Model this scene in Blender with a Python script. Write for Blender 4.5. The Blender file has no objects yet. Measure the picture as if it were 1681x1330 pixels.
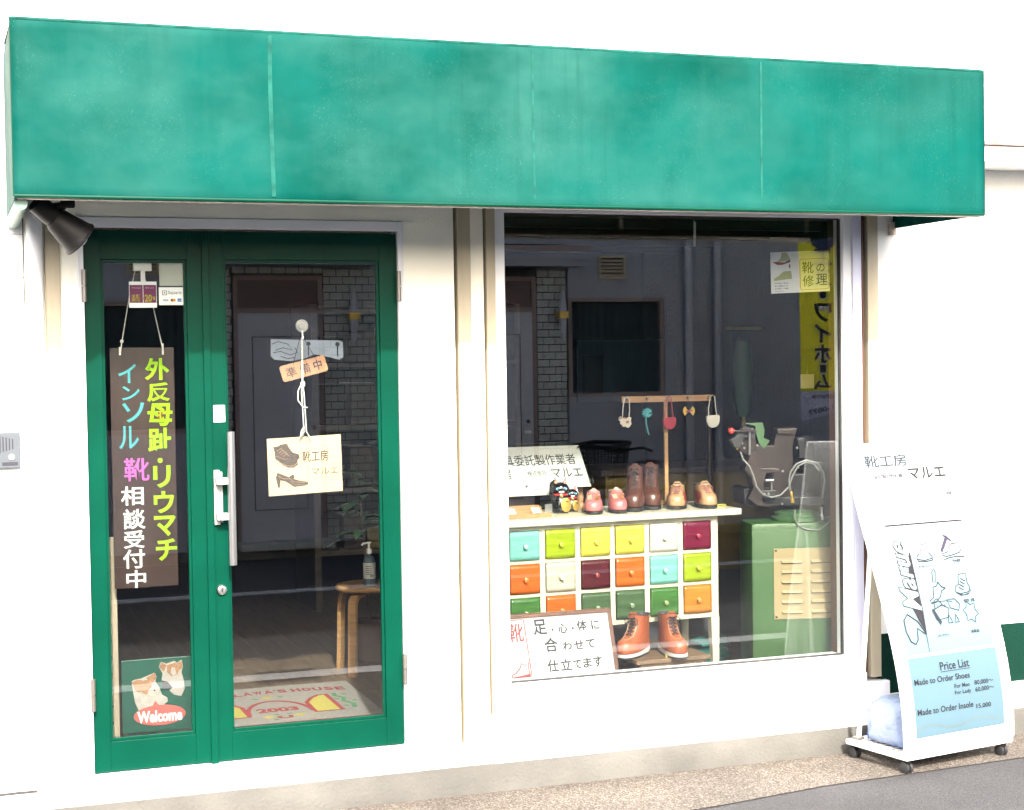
import bpy, bmesh, math, random
from mathutils import Vector, Matrix
random.seed(7)
C = bpy.context.scene.collection
R = math.radians
PI = math.pi

# ------------------------------------------------------------------ camera
YAW, PITCH, ROLL = 0.3413, 0.02723, 0.01507
fwd = Vector((math.sin(YAW)*math.cos(PITCH), math.cos(YAW)*math.cos(PITCH), -math.sin(PITCH)))
rgt = Vector((math.cos(YAW), -math.sin(YAW), 0)); up = rgt.cross(fwd)
r2 = rgt*math.cos(ROLL)-up*math.sin(ROLL); u2 = up*math.cos(ROLL)+rgt*math.sin(ROLL)
cd = bpy.data.cameras.new('camera'); cam = bpy.data.objects.new('camera', cd); C.objects.link(cam)
cd.sensor_width = 36; cd.sensor_fit = 'HORIZONTAL'; cd.lens = 2629.6/1681*36
cd.clip_start = .05; cd.clip_end = 500
m = Matrix.Identity(4)
for i in range(3):
    m[i][0] = r2[i]; m[i][1] = u2[i]; m[i][2] = -fwd[i]
m[0][3], m[1][3], m[2][3] = 0, -6.36, 1.8203
cam.matrix_world = m
bpy.context.scene.camera = cam

# ------------------------------------------------------------------ light
SUN_EL, SUN_AZ = 37.0, -8.0          # degrees; sun stands over the far side of the street, a little to the left
sc = bpy.context.scene
w = bpy.data.worlds.new('World'); sc.world = w; w.use_nodes = True
nt = w.node_tree; nt.nodes.clear()
sky = nt.nodes.new('ShaderNodeTexSky'); sky.sky_type = 'NISHITA'; sky.sun_disc = False
sky.sun_elevation = R(SUN_EL); sky.sun_rotation = R(180-SUN_AZ); sky.air_density = 1.0; sky.dust_density = 6.0
bg = nt.nodes.new('ShaderNodeBackground'); bg.inputs[1].default_value = .15
wo = nt.nodes.new('ShaderNodeOutputWorld')
nt.links.new(sky.outputs[0], bg.inputs[0]); nt.links.new(bg.outputs[0], wo.inputs[0])
sl = bpy.data.lights.new('sun', 'SUN'); sl.energy = 2.0; sl.angle = R(1.2); sl.color = (1, .955, .89)
sun = bpy.data.objects.new('sun', sl); C.objects.link(sun)
sd = Vector((math.sin(R(-SUN_AZ))*math.cos(R(SUN_EL)), math.cos(R(SUN_AZ))*math.cos(R(SUN_EL)), -math.sin(R(SUN_EL))))
sun.rotation_euler = sd.to_track_quat('-Z', 'Y').to_euler(); sun.location = (-1, -12, 9)
vs = sc.view_settings
vs.view_transform = 'Standard'; vs.look = 'None'; vs.gamma = 1; vs.use_curve_mapping = False
vs.exposure = 2.62

# ------------------------------------------------------------------ materials
def _nodes(name):
    m = bpy.data.materials.new(name); m.use_nodes = True
    nt = m.node_tree; return m, nt, nt.nodes['Principled BSDF']

def mat(name, col, rough=.5, metal=0, var=.12, vscale=4, bump=0, bscale=60, coat=0, stretch=(1, 1, 1), col2=None, spec=None, detail=4):
    """noise-mottled paint, plastic, wood, leather or cloth"""
    m, nt, b = _nodes(name)
    N, Lk = nt.nodes, nt.links
    tc = N.new('ShaderNodeTexCoord'); mp = N.new('ShaderNodeMapping'); mp.inputs['Scale'].default_value = stretch
    Lk.new(tc.outputs['Object'], mp.inputs[0])
    n = N.new('ShaderNodeTexNoise'); n.inputs['Scale'].default_value = vscale; n.inputs['Detail'].default_value = detail
    n.inputs['Roughness'].default_value = .6
    Lk.new(mp.outputs[0], n.inputs['Vector'])
    rp = N.new('ShaderNodeValToRGB'); rp.color_ramp.elements[0].position = .3; rp.color_ramp.elements[1].position = .7
    c2 = col2 if col2 else tuple(min(1, c*(1+var)) for c in col)
    c1 = col if col2 else tuple(c*(1-var) for c in col)
    rp.color_ramp.elements[0].color = (*c1, 1); rp.color_ramp.elements[1].color = (*c2, 1)
    Lk.new(n.outputs['Fac'], rp.inputs[0]); Lk.new(rp.outputs[0], b.inputs['Base Color'])
    b.inputs['Roughness'].default_value = rough; b.inputs['Metallic'].default_value = metal
    if coat: b.inputs['Coat Weight'].default_value = coat; b.inputs['Coat Roughness'].default_value = .12
    if spec is not None: b.inputs['Specular IOR Level'].default_value = spec
    if bump:
        n2 = N.new('ShaderNodeTexNoise'); n2.inputs['Scale'].default_value = bscale; n2.inputs['Detail'].default_value = 3
        Lk.new(mp.outputs[0], n2.inputs['Vector'])
        bp = N.new('ShaderNodeBump'); bp.inputs['Strength'].default_value = bump; bp.inputs['Distance'].default_value = .01
        Lk.new(n2.outputs['Fac'], bp.inputs['Height']); Lk.new(bp.outputs[0], b.inputs['Normal'])
    return m

def ink(name, col, rough=.6):
    return mat(name, col, rough, var=.06, vscale=30, spec=.08)

def glass_mat(name, refl=.10, tint=(.93, .95, .94)):
    m, nt, b = _nodes(name); N, Lk = nt.nodes, nt.links
    N.remove(b)
    tr = N.new('ShaderNodeBsdfTransparent'); tr.inputs[0].default_value = (*tint, 1)
    gl = N.new('ShaderNodeBsdfGlossy'); gl.inputs['Roughness'].default_value = 0.0; gl.inputs[0].default_value = (.95, .97, 1, 1)
    fr = N.new('ShaderNodeFresnel'); fr.inputs[0].default_value = 1.5
    ad = N.new('ShaderNodeMath'); ad.operation = 'ADD'; ad.inputs[1].default_value = refl-.04
    Lk.new(fr.outputs[0], ad.inputs[0])
    mx = N.new('ShaderNodeMixShader'); Lk.new(ad.outputs[0], mx.inputs[0]); Lk.new(tr.outputs[0], mx.inputs[1]); Lk.new(gl.outputs[0], mx.inputs[2])
    Lk.new(mx.outputs[0], N['Material Output'].inputs[0])
    return m

def awning_mat():
    m, nt, b = _nodes('green_vinyl'); N, Lk = nt.nodes, nt.links
    tc = N.new('ShaderNodeTexCoord')
    def noise(sc_, st, det=6, rough=.6, off=(0, 0, 0)):
        mp = N.new('ShaderNodeMapping'); mp.inputs['Scale'].default_value = st; mp.inputs['Location'].default_value = off
        Lk.new(tc.outputs['Object'], mp.inputs[0])
        n = N.new('ShaderNodeTexNoise'); n.inputs['Scale'].default_value = sc_; n.inputs['Detail'].default_value = det; n.inputs['Roughness'].default_value = rough
        Lk.new(mp.outputs[0], n.inputs['Vector']); return n
    def ramp(src, p0, p1, c0, c1):
        r = N.new('ShaderNodeValToRGB'); e = r.color_ramp.elements
        e[0].position = p0; e[1].position = p1; e[0].color = (*c0, 1); e[1].color = (*c1, 1); Lk.new(src, r.inputs[0]); return r.outputs[0]
    def mix(fac, a, bb):
        x = N.new('ShaderNodeMix'); x.data_type = 'RGBA'; Lk.new(fac, x.inputs['Factor']); Lk.new(a, x.inputs['A']); Lk.new(bb, x.inputs['B']); return x.outputs['Result']
    n1 = noise(1.7, (1, 1, 1.3), 5, .5)
    base = ramp(n1.outputs['Fac'], .36, .62, (.0002, .034, .0265), (.0005, .050, .0425))
    # chalky fading, strongest towards the weathered left end
    sep = N.new('ShaderNodeSeparateXYZ'); Lk.new(tc.outputs['Object'], sep.inputs[0])
    mr = N.new('ShaderNodeMapRange'); mr.inputs['From Min'].default_value = .2; mr.inputs['From Max'].default_value = 2.6
    mr.inputs['To Min'].default_value = 1.0; mr.inputs['To Max'].default_value = .10
    Lk.new(sep.outputs[0], mr.inputs['Value'])
    n2 = noise(2.3, (1, 1, 1.5), 8, .55, (3, 1, .4))
    pf = N.new('ShaderNodeMapRange'); pf.inputs['From Min'].default_value = .36; pf.inputs['From Max'].default_value = .72
    Lk.new(n2.outputs['Fac'], pf.inputs['Value'])
    mu = N.new('ShaderNodeMath'); mu.operation = 'MULTIPLY'; Lk.new(pf.outputs[0], mu.inputs[0]); Lk.new(mr.outputs[0], mu.inputs[1])
    mu2 = N.new('ShaderNodeMath'); mu2.operation = 'MULTIPLY'; mu2.inputs[1].default_value = .95; Lk.new(mu.outputs[0], mu2.inputs[0])
    fade = N.new('ShaderNodeRGB'); fade.outputs[0].default_value = (.014, .070, .060, 1)
    c = mix(mu2.outputs[0], base, fade.outputs[0])
    # vertical rain streaks
    n3 = noise(9, (1.6, 1, .12), 5, .6)
    st = N.new('ShaderNodeMapRange'); st.inputs['From Min'].default_value = .55; st.inputs['From Max'].default_value = .85; st.inputs['To Max'].default_value = .22
    Lk.new(n3.outputs['Fac'], st.inputs['Value'])
    c = mix(st.outputs[0], c, fade.outputs[0])
    # darker dirt runs hanging from the top hem
    n6 = noise(16, (1.3, 1, .06), 6, .65, (2, 0, 0)); d1 = N.new('ShaderNodeMapRange'); d1.inputs['From Min'].default_value = .50; d1.inputs['From Max'].default_value = .78; d1.inputs['To Max'].default_value = .55
    Lk.new(n6.outputs['Fac'], d1.inputs['Value'])
    n7 = noise(1.3, (1, 1, .9), 4, .6, (5, 0, 2)); d2 = N.new('ShaderNodeMapRange'); d2.inputs['From Min'].default_value = .42; d2.inputs['From Max'].default_value = .62; Lk.new(n7.outputs['Fac'], d2.inputs['Value'])
    d3 = N.new('ShaderNodeMath'); d3.operation = 'MULTIPLY'; Lk.new(d1.outputs[0], d3.inputs[0]); Lk.new(d2.outputs[0], d3.inputs[1])
    drk = N.new('ShaderNodeRGB'); drk.outputs[0].default_value = (.0006, .030, .022, 1)
    c = mix(d3.outputs[0], c, drk.outputs[0])
    # fine white specks
    n4 = noise(230, (1, 1, 1), 2, .5)
    n5 = noise(4, (1, 1, 1), 3, .5, (7, 0, 0))
    s1 = N.new('ShaderNodeMapRange'); s1.inputs['From Min'].default_value = .65; s1.inputs['From Max'].default_value = .74; s1.inputs['To Max'].default_value = .38
    Lk.new(n4.outputs['Fac'], s1.inputs['Value'])
    s2 = N.new('ShaderNodeMapRange'); s2.inputs['From Min'].default_value = .45; s2.inputs['From Max'].default_value = .6
    Lk.new(n5.outputs['Fac'], s2.inputs['Value'])
    s3 = N.new('ShaderNodeMath'); s3.operation = 'MULTIPLY'; Lk.new(s1.outputs[0], s3.inputs[0]); Lk.new(s2.outputs[0], s3.inputs[1])
    wh = N.new('ShaderNodeRGB'); wh.outputs[0].default_value = (.07, .15, .125, 1)
    c = mix(s3.outputs[0], c, wh.outputs[0])
    Lk.new(c, b.inputs['Base Color']); b.inputs['Roughness'].default_value = .55; b.inputs['Specular IOR Level'].default_value = .03
    nb = noise(2.6, (1.1, 1, .8), 3, .45, (1, 1, 1)); bp = N.new('ShaderNodeBump'); bp.inputs['Strength'].default_value = .5; bp.inputs['Distance'].default_value = .05
    Lk.new(nb.outputs['Fac'], bp.inputs['Height']); Lk.new(bp.outputs[0], b.inputs['Normal'])
    return m

def speckle_mat(name, ca, cb, cc, scale, bump=.4, rough=.9):
    m, nt, b = _nodes(name); N, Lk = nt.nodes, nt.links
    tc = N.new('ShaderNodeTexCoord')
    v = N.new('ShaderNodeTexVoronoi'); v.inputs['Scale'].default_value = scale; Lk.new(tc.outputs['Object'], v.inputs['Vector'])
    r = N.new('ShaderNodeValToRGB'); e = r.color_ramp.elements; e[0].color = (*ca, 1); e[1].color = (*cc, 1); x = e.new(.5); x.color = (*cb, 1)
    r.color_ramp.interpolation = 'CONSTANT'; e[0].position = 0; x.position = .3; e[2].position = .75
    sp = N.new('ShaderNodeSeparateColor'); Lk.new(v.outputs['Color'], sp.inputs[0]); Lk.new(sp.outputs[0], r.inputs[0])
    n = N.new('ShaderNodeTexNoise'); n.inputs['Scale'].default_value = 2.5; n.inputs['Detail'].default_value = 8; Lk.new(tc.outputs['Object'], n.inputs['Vector'])
    r2_ = N.new('ShaderNodeMapRange'); r2_.inputs['From Min'].default_value = .3; r2_.inputs['From Max'].default_value = .7; r2_.inputs['To Min'].default_value = .75; r2_.inputs['To Max'].default_value = 1.15
    Lk.new(n.outputs['Fac'], r2_.inputs['Value'])
    mx = N.new('ShaderNodeVectorMath'); mx.operation = 'SCALE'; Lk.new(r.outputs[0], mx.inputs[0]); Lk.new(r2_.outputs[0], mx.inputs['Scale'])
    Lk.new(mx.outputs[0], b.inputs['Base Color']); b.inputs['Roughness'].default_value = rough
    bp = N.new('ShaderNodeBump'); bp.inputs['Strength'].default_value = bump; bp.inputs['Distance'].default_value = .004
    Lk.new(v.outputs['Distance'], bp.inputs['Height']); Lk.new(bp.outputs[0], b.inputs['Normal'])
    return m

def chips_mat(name, col, chip, scale=9, amt=.68, rough=.45):
    """paint with worn chips"""
    m, nt, b = _nodes(name); N, Lk = nt.nodes, nt.links
    tc = N.new('ShaderNodeTexCoord'); n = N.new('ShaderNodeTexNoise'); n.inputs['Scale'].default_value = scale; n.inputs['Detail'].default_value = 9; n.inputs['Roughness'].default_value = .65
    Lk.new(tc.outputs['Object'], n.inputs['Vector'])
    r = N.new('ShaderNodeValToRGB'); e = r.color_ramp.elements; e[0].position = amt; e[1].position = amt+.02; e[0].color = (*col, 1); e[1].color = (*chip, 1)
    Lk.new(n.outputs['Fac'], r.inputs[0])
    n2 = N.new('ShaderNodeTexNoise'); n2.inputs['Scale'].default_value = 2.2; n2.inputs['Detail'].default_value = 6; Lk.new(tc.outputs['Object'], n2.inputs['Vector'])
    mr = N.new('ShaderNodeMapRange'); mr.inputs['To Min'].default_value = .78; mr.inputs['To Max'].default_value = 1.18; Lk.new(n2.outputs['Fac'], mr.inputs['Value'])
    mx = N.new('ShaderNodeVectorMath'); mx.operation = 'SCALE'; Lk.new(r.outputs[0], mx.inputs[0]); Lk.new(mr.outputs[0], mx.inputs['Scale'])
    Lk.new(mx.outputs[0], b.inputs['Base Color']); b.inputs['Roughness'].default_value = rough
    return m

def stucco_mat(name, col, scale=220, bump=.5, dirt=.12):
    m, nt, b = _nodes(name); N, Lk = nt.nodes, nt.links
    tc = N.new('ShaderNodeTexCoord')
    n = N.new('ShaderNodeTexNoise'); n.inputs['Scale'].default_value = 3; n.inputs['Detail'].default_value = 8; Lk.new(tc.outputs['Object'], n.inputs['Vector'])
    r = N.new('ShaderNodeValToRGB'); e = r.color_ramp.elements; e[0].position = .3; e[1].position = .65
    e[0].color = (*[c*(1-dirt) for c in col], 1); e[1].color = (*col, 1); Lk.new(n.outputs['Fac'], r.inputs[0]); Lk.new(r.outputs[0], b.inputs['Base Color'])
    v = N.new('ShaderNodeTexNoise'); v.inputs['Scale'].default_value = scale; v.inputs['Detail'].default_value = 2; Lk.new(tc.outputs['Object'], v.inputs['Vector'])
    bp = N.new('ShaderNodeBump'); bp.inputs['Strength'].default_value = bump; bp.inputs['Distance'].default_value = .004
    Lk.new(v.outputs['Fac'], bp.inputs['Height']); Lk.new(bp.outputs[0], b.inputs['Normal']); b.inputs['Roughness'].default_value = .85; b.inputs['Specular IOR Level'].default_value = .12
    return m

M = {}
M['wall'] = stucco_mat('white_painted_mortar', (0.8736, 0.8528, 0.7488), 90, .25)
M['stucco'] = stucco_mat('white_stucco', (.80, .80, .78), 160, .8)
M['block'] = stucco_mat('white_siding', (.80, .80, .79), 60, 1.0, .06)
M['white'] = mat('white_enamel', (.80, .80, .80), .35, var=.03)
M['trim'] = mat('white_aluminium', (0.72, 0.73, 0.76), .3, var=.04, vscale=2)
M['bluealu'] = mat('lavender_aluminium', (.52, .53, .66), .35, var=.06)
M['beige'] = mat('beige_painted_steel', (0.3478, 0.3057, 0.2213), .5, var=.10, vscale=5, stretch=(3, 3, .4))
M['groove'] = mat('dark_joint', (.02, .02, .02), .8)
M['plinth'] = stucco_mat('grey_render', (0.0975, 0.09563, 0.08812), 70, 1.0, .35)
M['green'] = mat('green_door_paint', (0.000516, 0.0344, 0.02064), .3, var=.16, vscale=2.2, coat=.06, spec=.08, bump=.10, bscale=5)
M['dado'] = stucco_mat('green_masonry_paint', (.0007, .021, .014), 220, .6, .15)
M['steel'] = mat('brushed_steel', (.62, .62, .61), .28, 1, var=.06, vscale=30, stretch=(1, 1, .05))
M['chrome'] = mat('chrome', (.75, .75, .75), .12, 1)
M['hinge'] = mat('hinge_metal', (0.216, 0.204, 0.186), .4, .8)
M['black'] = mat('black_enamel', (.005, .005, .0055), .55, spec=.2)
M['blackgloss'] = mat('black_gloss', (.008, .008, .009), .12, coat=.5)
M['rubber'] = mat('black_rubber', (.015, .015, .016), .6)
M['glass'] = glass_mat('window_glass', .062)
M['doorglass'] = glass_mat('door_glass', .055)
M['acryl'] = glass_mat('acrylic', .07, (.97, .98, .98))
M['awning'] = awning_mat()
M['awnseam'] = mat('faded_vinyl_seam', (.010, .064, .053), .8, var=.35, vscale=14, spec=.03)
M['asphalt'] = speckle_mat('asphalt', (.018, .018, .0195), (.028, .028, .0305), (.050, .050, .054), 260, .6)
M['agg'] = speckle_mat('exposed_aggregate', (.042, .032, .024), (.078, .065, .051), (.145, .130, .112), 170, .9)
M['farground'] = mat('concrete_ground', (.22, .22, .21), .9)
M['line'] = mat('road_paint', (0.36, 0.36, 0.35), .7, var=.15, vscale=14)
M['wood'] = mat('light_wood', (0.2925, 0.1636, 0.06617), .5, var=.2, vscale=9, stretch=(.3, 1, 6))
M['woodh'] = mat('light_wood_bar', (0.285, 0.15, 0.0675), .5, var=.2, vscale=9, stretch=(.3, 5, 6))
M['jamb'] = mat('brown_wood_jamb', (0.072, 0.027, 0.0108), .45, var=.3, vscale=6, stretch=(6, 6, .4))
M['dkwood'] = mat('dark_stained_wood', (0.0425, 0.025, 0.015), .5, var=.35, vscale=6, stretch=(.5, 6, 6))
M['stoolwood'] = mat('weathered_wood', (0.112, 0.07, 0.0406), .6, var=.4, vscale=8, stretch=(.6, 8, 8), bump=.3, bscale=20)
M['plank'] = mat('floor_plank', (0.1148, 0.081, 0.054), .45, var=.28, vscale=7, stretch=(6, .6, 6))
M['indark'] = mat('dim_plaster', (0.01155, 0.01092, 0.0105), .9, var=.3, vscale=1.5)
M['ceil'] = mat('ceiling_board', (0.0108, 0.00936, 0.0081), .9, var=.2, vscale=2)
M['choc'] = mat('brown_panel_paint', (0.0196, 0.007522, 0.004973), .4, var=.12, vscale=3)
M['lime'] = ink('lime_paint', (0.18, 0.33, 0.012)); M['cyan'] = ink('cyan_paint', (0.054, 0.228, 0.252)); M['pink'] = ink('pink_paint', (0.3, 0.078, 0.252))
M['wpaint'] = ink('white_paint', (0.434, 0.434, 0.434)); M['redink'] = ink('red_ink', (0.192, 0.018, 0.018)); M['bink'] = ink('black_ink', (.02, .02, .022))
M['greyink'] = ink('grey_ink', (0.035, 0.035, 0.0425)); M['brownink'] = ink('brown_print', (.07, .05, .045)); M['paleink'] = ink('pale_ink', (0.02282, 0.03282, 0.04446))
M['cream'] = mat('cream_card', (0.391, 0.306, 0.1997), .7, var=.06, vscale=6)
M['paper'] = mat('white_paper', (0.496, 0.496, 0.48), .7, var=.03)
M['plate'] = mat('glossy_white_plate', (0.4, 0.392, 0.368), .2, var=.03)
M['tagwood'] = mat('tag_wood', (0.28, 0.14, 0.07), .5, var=.12, vscale=10, stretch=(1, 1, 8))
M['rope'] = mat('white_cord', (0.495, 0.495, 0.468), .8, var=.2, vscale=90, bump=.5, bscale=300)
M['brick'] = mat('grey_glazed_brick', (.32, .325, .31), .45, var=.22, vscale=3)
M['mortar'] = mat('dark_mortar', (.02, .02, .02), .9)
M['oppwall'] = stucco_mat('blue_grey_render', (.27, .275, .305), 120, .4)
M['oppdoor'] = mat('grey_steel_door', (.33, .33, .37), .4, var=.05)
M['oppframe'] = mat('brown_bronze_frame', (0.176, 0.12, 0.112), .4)
M['darkglass'] = mat('dark_glass', (.01, .012, .014), .1)
M['curtain'] = mat('dark_curtain', (.018, .030, .032), .9, var=.5, vscale=10, stretch=(6, 1, .1))
M['lampglass'] = mat('white_lamp_glass', (0.372, 0.378, 0.432), .3)
M['brass'] = mat('brass', (.45, .30, .07), .3, .6)
M['banner'] = mat('yellow_banner_cloth', (0.624, 0.5616, 0.0156), .8, var=.06)
M['bannere'] = mat('orange_banner_edge', (.70, .36, .01), .8)
M['mgreen'] = chips_mat('machine_green_enamel', (0.02958, 0.07517, 0.02218), (.11, .05, .035), 7, .70)
M['mcream'] = chips_mat('machine_cream_enamel', (0.2199, 0.1721, 0.09086), (.12, .05, .02), 14, .72)
M['iron'] = mat('brown_cast_iron', (0.0241, 0.01475, 0.01191), .45, .25, var=.35, vscale=12)
M['darkiron'] = mat('dark_iron', (0.024, 0.0228, 0.0222), .45, .4, var=.3, vscale=15)
M['hose'] = mat('grey_hose', (0.14, 0.14, 0.135), .4)
M['redball'] = mat('red_knob', (.42, .03, .025), .25, coat=.4)
M['chest'] = mat('cream_chest_paint', (0.4104, 0.3834, 0.2916), .45, var=.08, vscale=6)
M['mustard'] = mat('mustard_cabinet', (0.114, 0.078, 0.012), .6, var=.15, vscale=3)
M['bluebox'] = mat('blue_board', (.02, .045, .075), .6)
M['teal'] = mat('teal_plastic', (.02, .15, .13), .45)

# ------------------------------------------------------------------ mesh helpers
class MB:
    """a bag of geometry that becomes ONE mesh object"""
    def __init__(s): s.bm = bmesh.new()
    def box(s, x0, x1, y0, y1, z0, z1, bev=0):
        r = bmesh.ops.create_cube(s.bm, size=1); vs_ = r['verts']
        for v in vs_:
            v.co = Vector(((x0+x1)/2+v.co.x*(x1-x0), (y0+y1)/2+v.co.y*(y1-y0), (z0+z1)/2+v.co.z*(z1-z0)))
        if bev:
            es = list({e for v in vs_ for e in v.link_edges})
            bmesh.ops.bevel(s.bm, geom=es, offset=bev, segments=2, affect='EDGES', profile=.6)
        return s
    def prism(s, pts, y0, y1):
        """polygon in the x-z plane pushed from y0 to y1"""
        a = [s.bm.verts.new((x, y0, z)) for x, z in pts]; b = [s.bm.verts.new((x, y1, z)) for x, z in pts]
        n = len(pts); s.bm.faces.new(a); s.bm.faces.new(b[::-1])
        for i in range(n): s.bm.faces.new((a[(i+1) % n], a[i], b[i], b[(i+1) % n]))
        return s
    def prismx(s, pts, x0, x1):
        a = [s.bm.verts.new((x0, y, z)) for y, z in pts]; b = [s.bm.verts.new((x1, y, z)) for y, z in pts]
        n = len(pts); s.bm.faces.new(a); s.bm.faces.new(b[::-1])
        for i in range(n): s.bm.faces.new((a[(i+1) % n], a[i], b[i], b[(i+1) % n]))
        return s
    def tube(s, pts, r, n=8, caps=True):
        pts = [Vector(p) for p in pts]; rings = []
        rad = r if isinstance(r, (list, tuple)) else [r]*len(pts)
        ref = None
        for i, p in enumerate(pts):
            d = (pts[min(i+1, len(pts)-1)]-pts[max(i-1, 0)]).normalized()
            if ref is None: ref = Vector((0, 0, 1)) if abs(d.z) < .9 else Vector((1, 0, 0))
            a = d.cross(ref).normalized(); b = d.cross(a).normalized(); ref = a.cross(d).normalized()
            rings.append([s.bm.verts.new(p+(a*math.cos(2*PI*k/n)+b*math.sin(2*PI*k/n))*rad[i]) for k in range(n)])
        for q, t in zip(rings, rings[1:]):
            for k in range(n): s.bm.faces.new((q[k], q[(k+1) % n], t[(k+1) % n], t[k]))
        if caps: s.bm.faces.new(rings[0][::-1]); s.bm.faces.new(rings[-1])
        return s
    def lathe(s, prof, org=(0, 0, 0), axis=(0, 0, 1), n=24, sx=1, sy=1):
        """prof: list of (radius, height along axis)"""
        ax = Vector(axis).normalized(); ref = Vector((1, 0, 0)) if abs(ax.x) < .8 else Vector((0, 1, 0))
        a = (ref-ax*ref.dot(ax)).normalized(); b = ax.cross(a); o = Vector(org); rings = []
        for r, h in prof:
            rings.append([s.bm.verts.new(o+ax*h+(a*math.cos(2*PI*k/n)*sx+b*math.sin(2*PI*k/n)*sy)*max(r, 1e-5)) for k in range(n)])
        for q, t in zip(rings, rings[1:]):
            for k in range(n): s.bm.faces.new((q[k], q[(k+1) % n], t[(k+1) % n], t[k]))
        s.bm.faces.new(rings[0][::-1]); s.bm.faces.new(rings[-1])
        return s
    def ball(s, c, r, sx=1, sy=1, sz=1, n=16):
        rr = bmesh.ops.create_uvsphere(s.bm, u_segments=n, v_segments=max(6, n//2), radius=r)
        for v in rr['verts']: v.co = Vector((c[0]+v.co.x*sx, c[1]+v.co.y*sy, c[2]+v.co.z*sz))
        return s
    def loft(s, rings, cap0=True, cap1=True):
        rs = [[s.bm.verts.new(p) for p in ring] for ring in rings]; n = len(rs[0])
        for q, t in zip(rs, rs[1:]):
            for k in range(n): s.bm.faces.new((q[k], q[(k+1) % n], t[(k+1) % n], t[k]))
        if cap0: s.bm.faces.new(rs[0][::-1])
        if cap1: s.bm.faces.new(rs[-1])
        return s
    def poly(s, pts):
        s.bm.faces.new([s.bm.verts.new(p) for p in pts]); return s
    def ribbon(s, pts, wd, f, closed=False):
        """flat line of width wd along 2-D points; f maps (a,b) to 3-D"""
        if closed: pts = list(pts)+[pts[0]]
        P = [Vector((p[0], p[1])) for p in pts]; L = []
        for i, p in enumerate(P):
            if closed and i in (0, len(P)-1): d = (P[1]-P[0]).normalized()+(P[-1]-P[-2]).normalized()
            else: d = P[min(i+1, len(P)-1)]-P[max(i-1, 0)]
            if d.length < 1e-9: d = Vector((1, 0))
            d.normalize(); nn = Vector((-d.y, d.x))*wd/2
            L.append((s.bm.verts.new(f(*(p+nn))), s.bm.verts.new(f(*(p-nn)))))
        for q, t in zip(L, L[1:]): s.bm.faces.new((q[0], q[1], t[1], t[0]))
        return s
    def flat(s, pts, f):
        s.bm.faces.new([s.bm.verts.new(f(*p)) for p in pts]); return s

def root_of(o):
    while o.parent: o = o.parent
    return o

def build(name, mb, m, parent=None, local=False, smooth=False, bevel=0, label=None):
    me = bpy.data.meshes.new(name); bm = mb.bm
    if parent is not None and not local:
        l = root_of(parent).location
        for v in bm.verts: v.co -= l
    bmesh.ops.recalc_face_normals(bm, faces=bm.faces)
    if bevel:
        es = [e for e in bm.edges if len(e.link_faces) == 2 and e.calc_face_angle(0) > .6]
        bmesh.ops.bevel(bm, geom=es, offset=bevel, segments=2, affect='EDGES', profile=.6)
    bm.to_mesh(me); bm.free()
    o = bpy.data.objects.new(name, me); C.objects.link(o)
    for mm in (m if isinstance(m, (list, tuple)) else [m]): me.materials.append(mm)
    if smooth:
        for p in me.polygons: p.use_smooth = True
        if smooth != 'all':
            try: me.set_sharp_from_angle(angle=R(40))
            except Exception: pass
    if parent is not None: o.parent = parent
    if label: o['label'] = label
    return o

def thing(name, label, cat, loc=(0, 0, 0), rotz=0, group=None):
    o = bpy.data.objects.new(name, None); C.objects.link(o); o.location = loc; o.rotation_euler = (0, 0, rotz)
    o.empty_display_size = .05
    o['label'] = label; o['category'] = cat
    if group: o['group'] = group
    return o

def solo(name, mb, m, label, cat, group=None, smooth=False, bevel=0):
    """a thing that is one mesh; its origin goes to the middle of its base"""
    vv = [v.co.copy() for v in mb.bm.verts]
    l = Vector(((min(v.x for v in vv)+max(v.x for v in vv))/2, (min(v.y for v in vv)+max(v.y for v in vv))/2, min(v.z for v in vv)))
    for v in mb.bm.verts: v.co -= l
    o = build(name, mb, m, None, smooth=smooth, bevel=bevel); o.location = l
    o['label'] = label; o['category'] = cat
    if group: o['group'] = group
    return o

def struct(name, mb, m, parent=None, bevel=0):
    o = build(name, mb, m, parent, bevel=bevel)
    if parent is None: o['kind'] = 'structure'
    return o

_tc = {}
def glyphs(s, bold=0, shear=0):
    """outline of a string as 2-D mesh, scaled to the unit box; also gives its aspect"""
    k = (s, bold, shear)
    if k in _tc: return _tc[k]
    cu = bpy.data.curves.new('t', 'FONT'); cu.body = s; cu.offset = bold; cu.shear = shear; cu.resolution_u = 3; cu.fill_mode = 'FRONT'
    ob = bpy.data.objects.new('t', cu); C.objects.link(ob)
    dg = bpy.context.evaluated_depsgraph_get(); dg.update()
    me = bpy.data.meshes.new_from_object(ob.evaluated_get(dg))
    vv = [(v.co.x, v.co.y) for v in me.vertices]; ff = [tuple(p.vertices) for p in me.polygons]
    bpy.data.objects.remove(ob); bpy.data.curves.remove(cu); bpy.data.meshes.remove(me)
    if not vv: _tc[k] = ([], [], 1); return _tc[k]
    x0 = min(v[0] for v in vv); x1 = max(v[0] for v in vv); y0 = min(v[1] for v in vv); y1 = max(v[1] for v in vv)
    a = (x1-x0)/(y1-y0)
    _tc[k] = ([((x-x0)/(x1-x0), (y-y0)/(y1-y0)) for x, y in vv], ff, a); return _tc[k]

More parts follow.
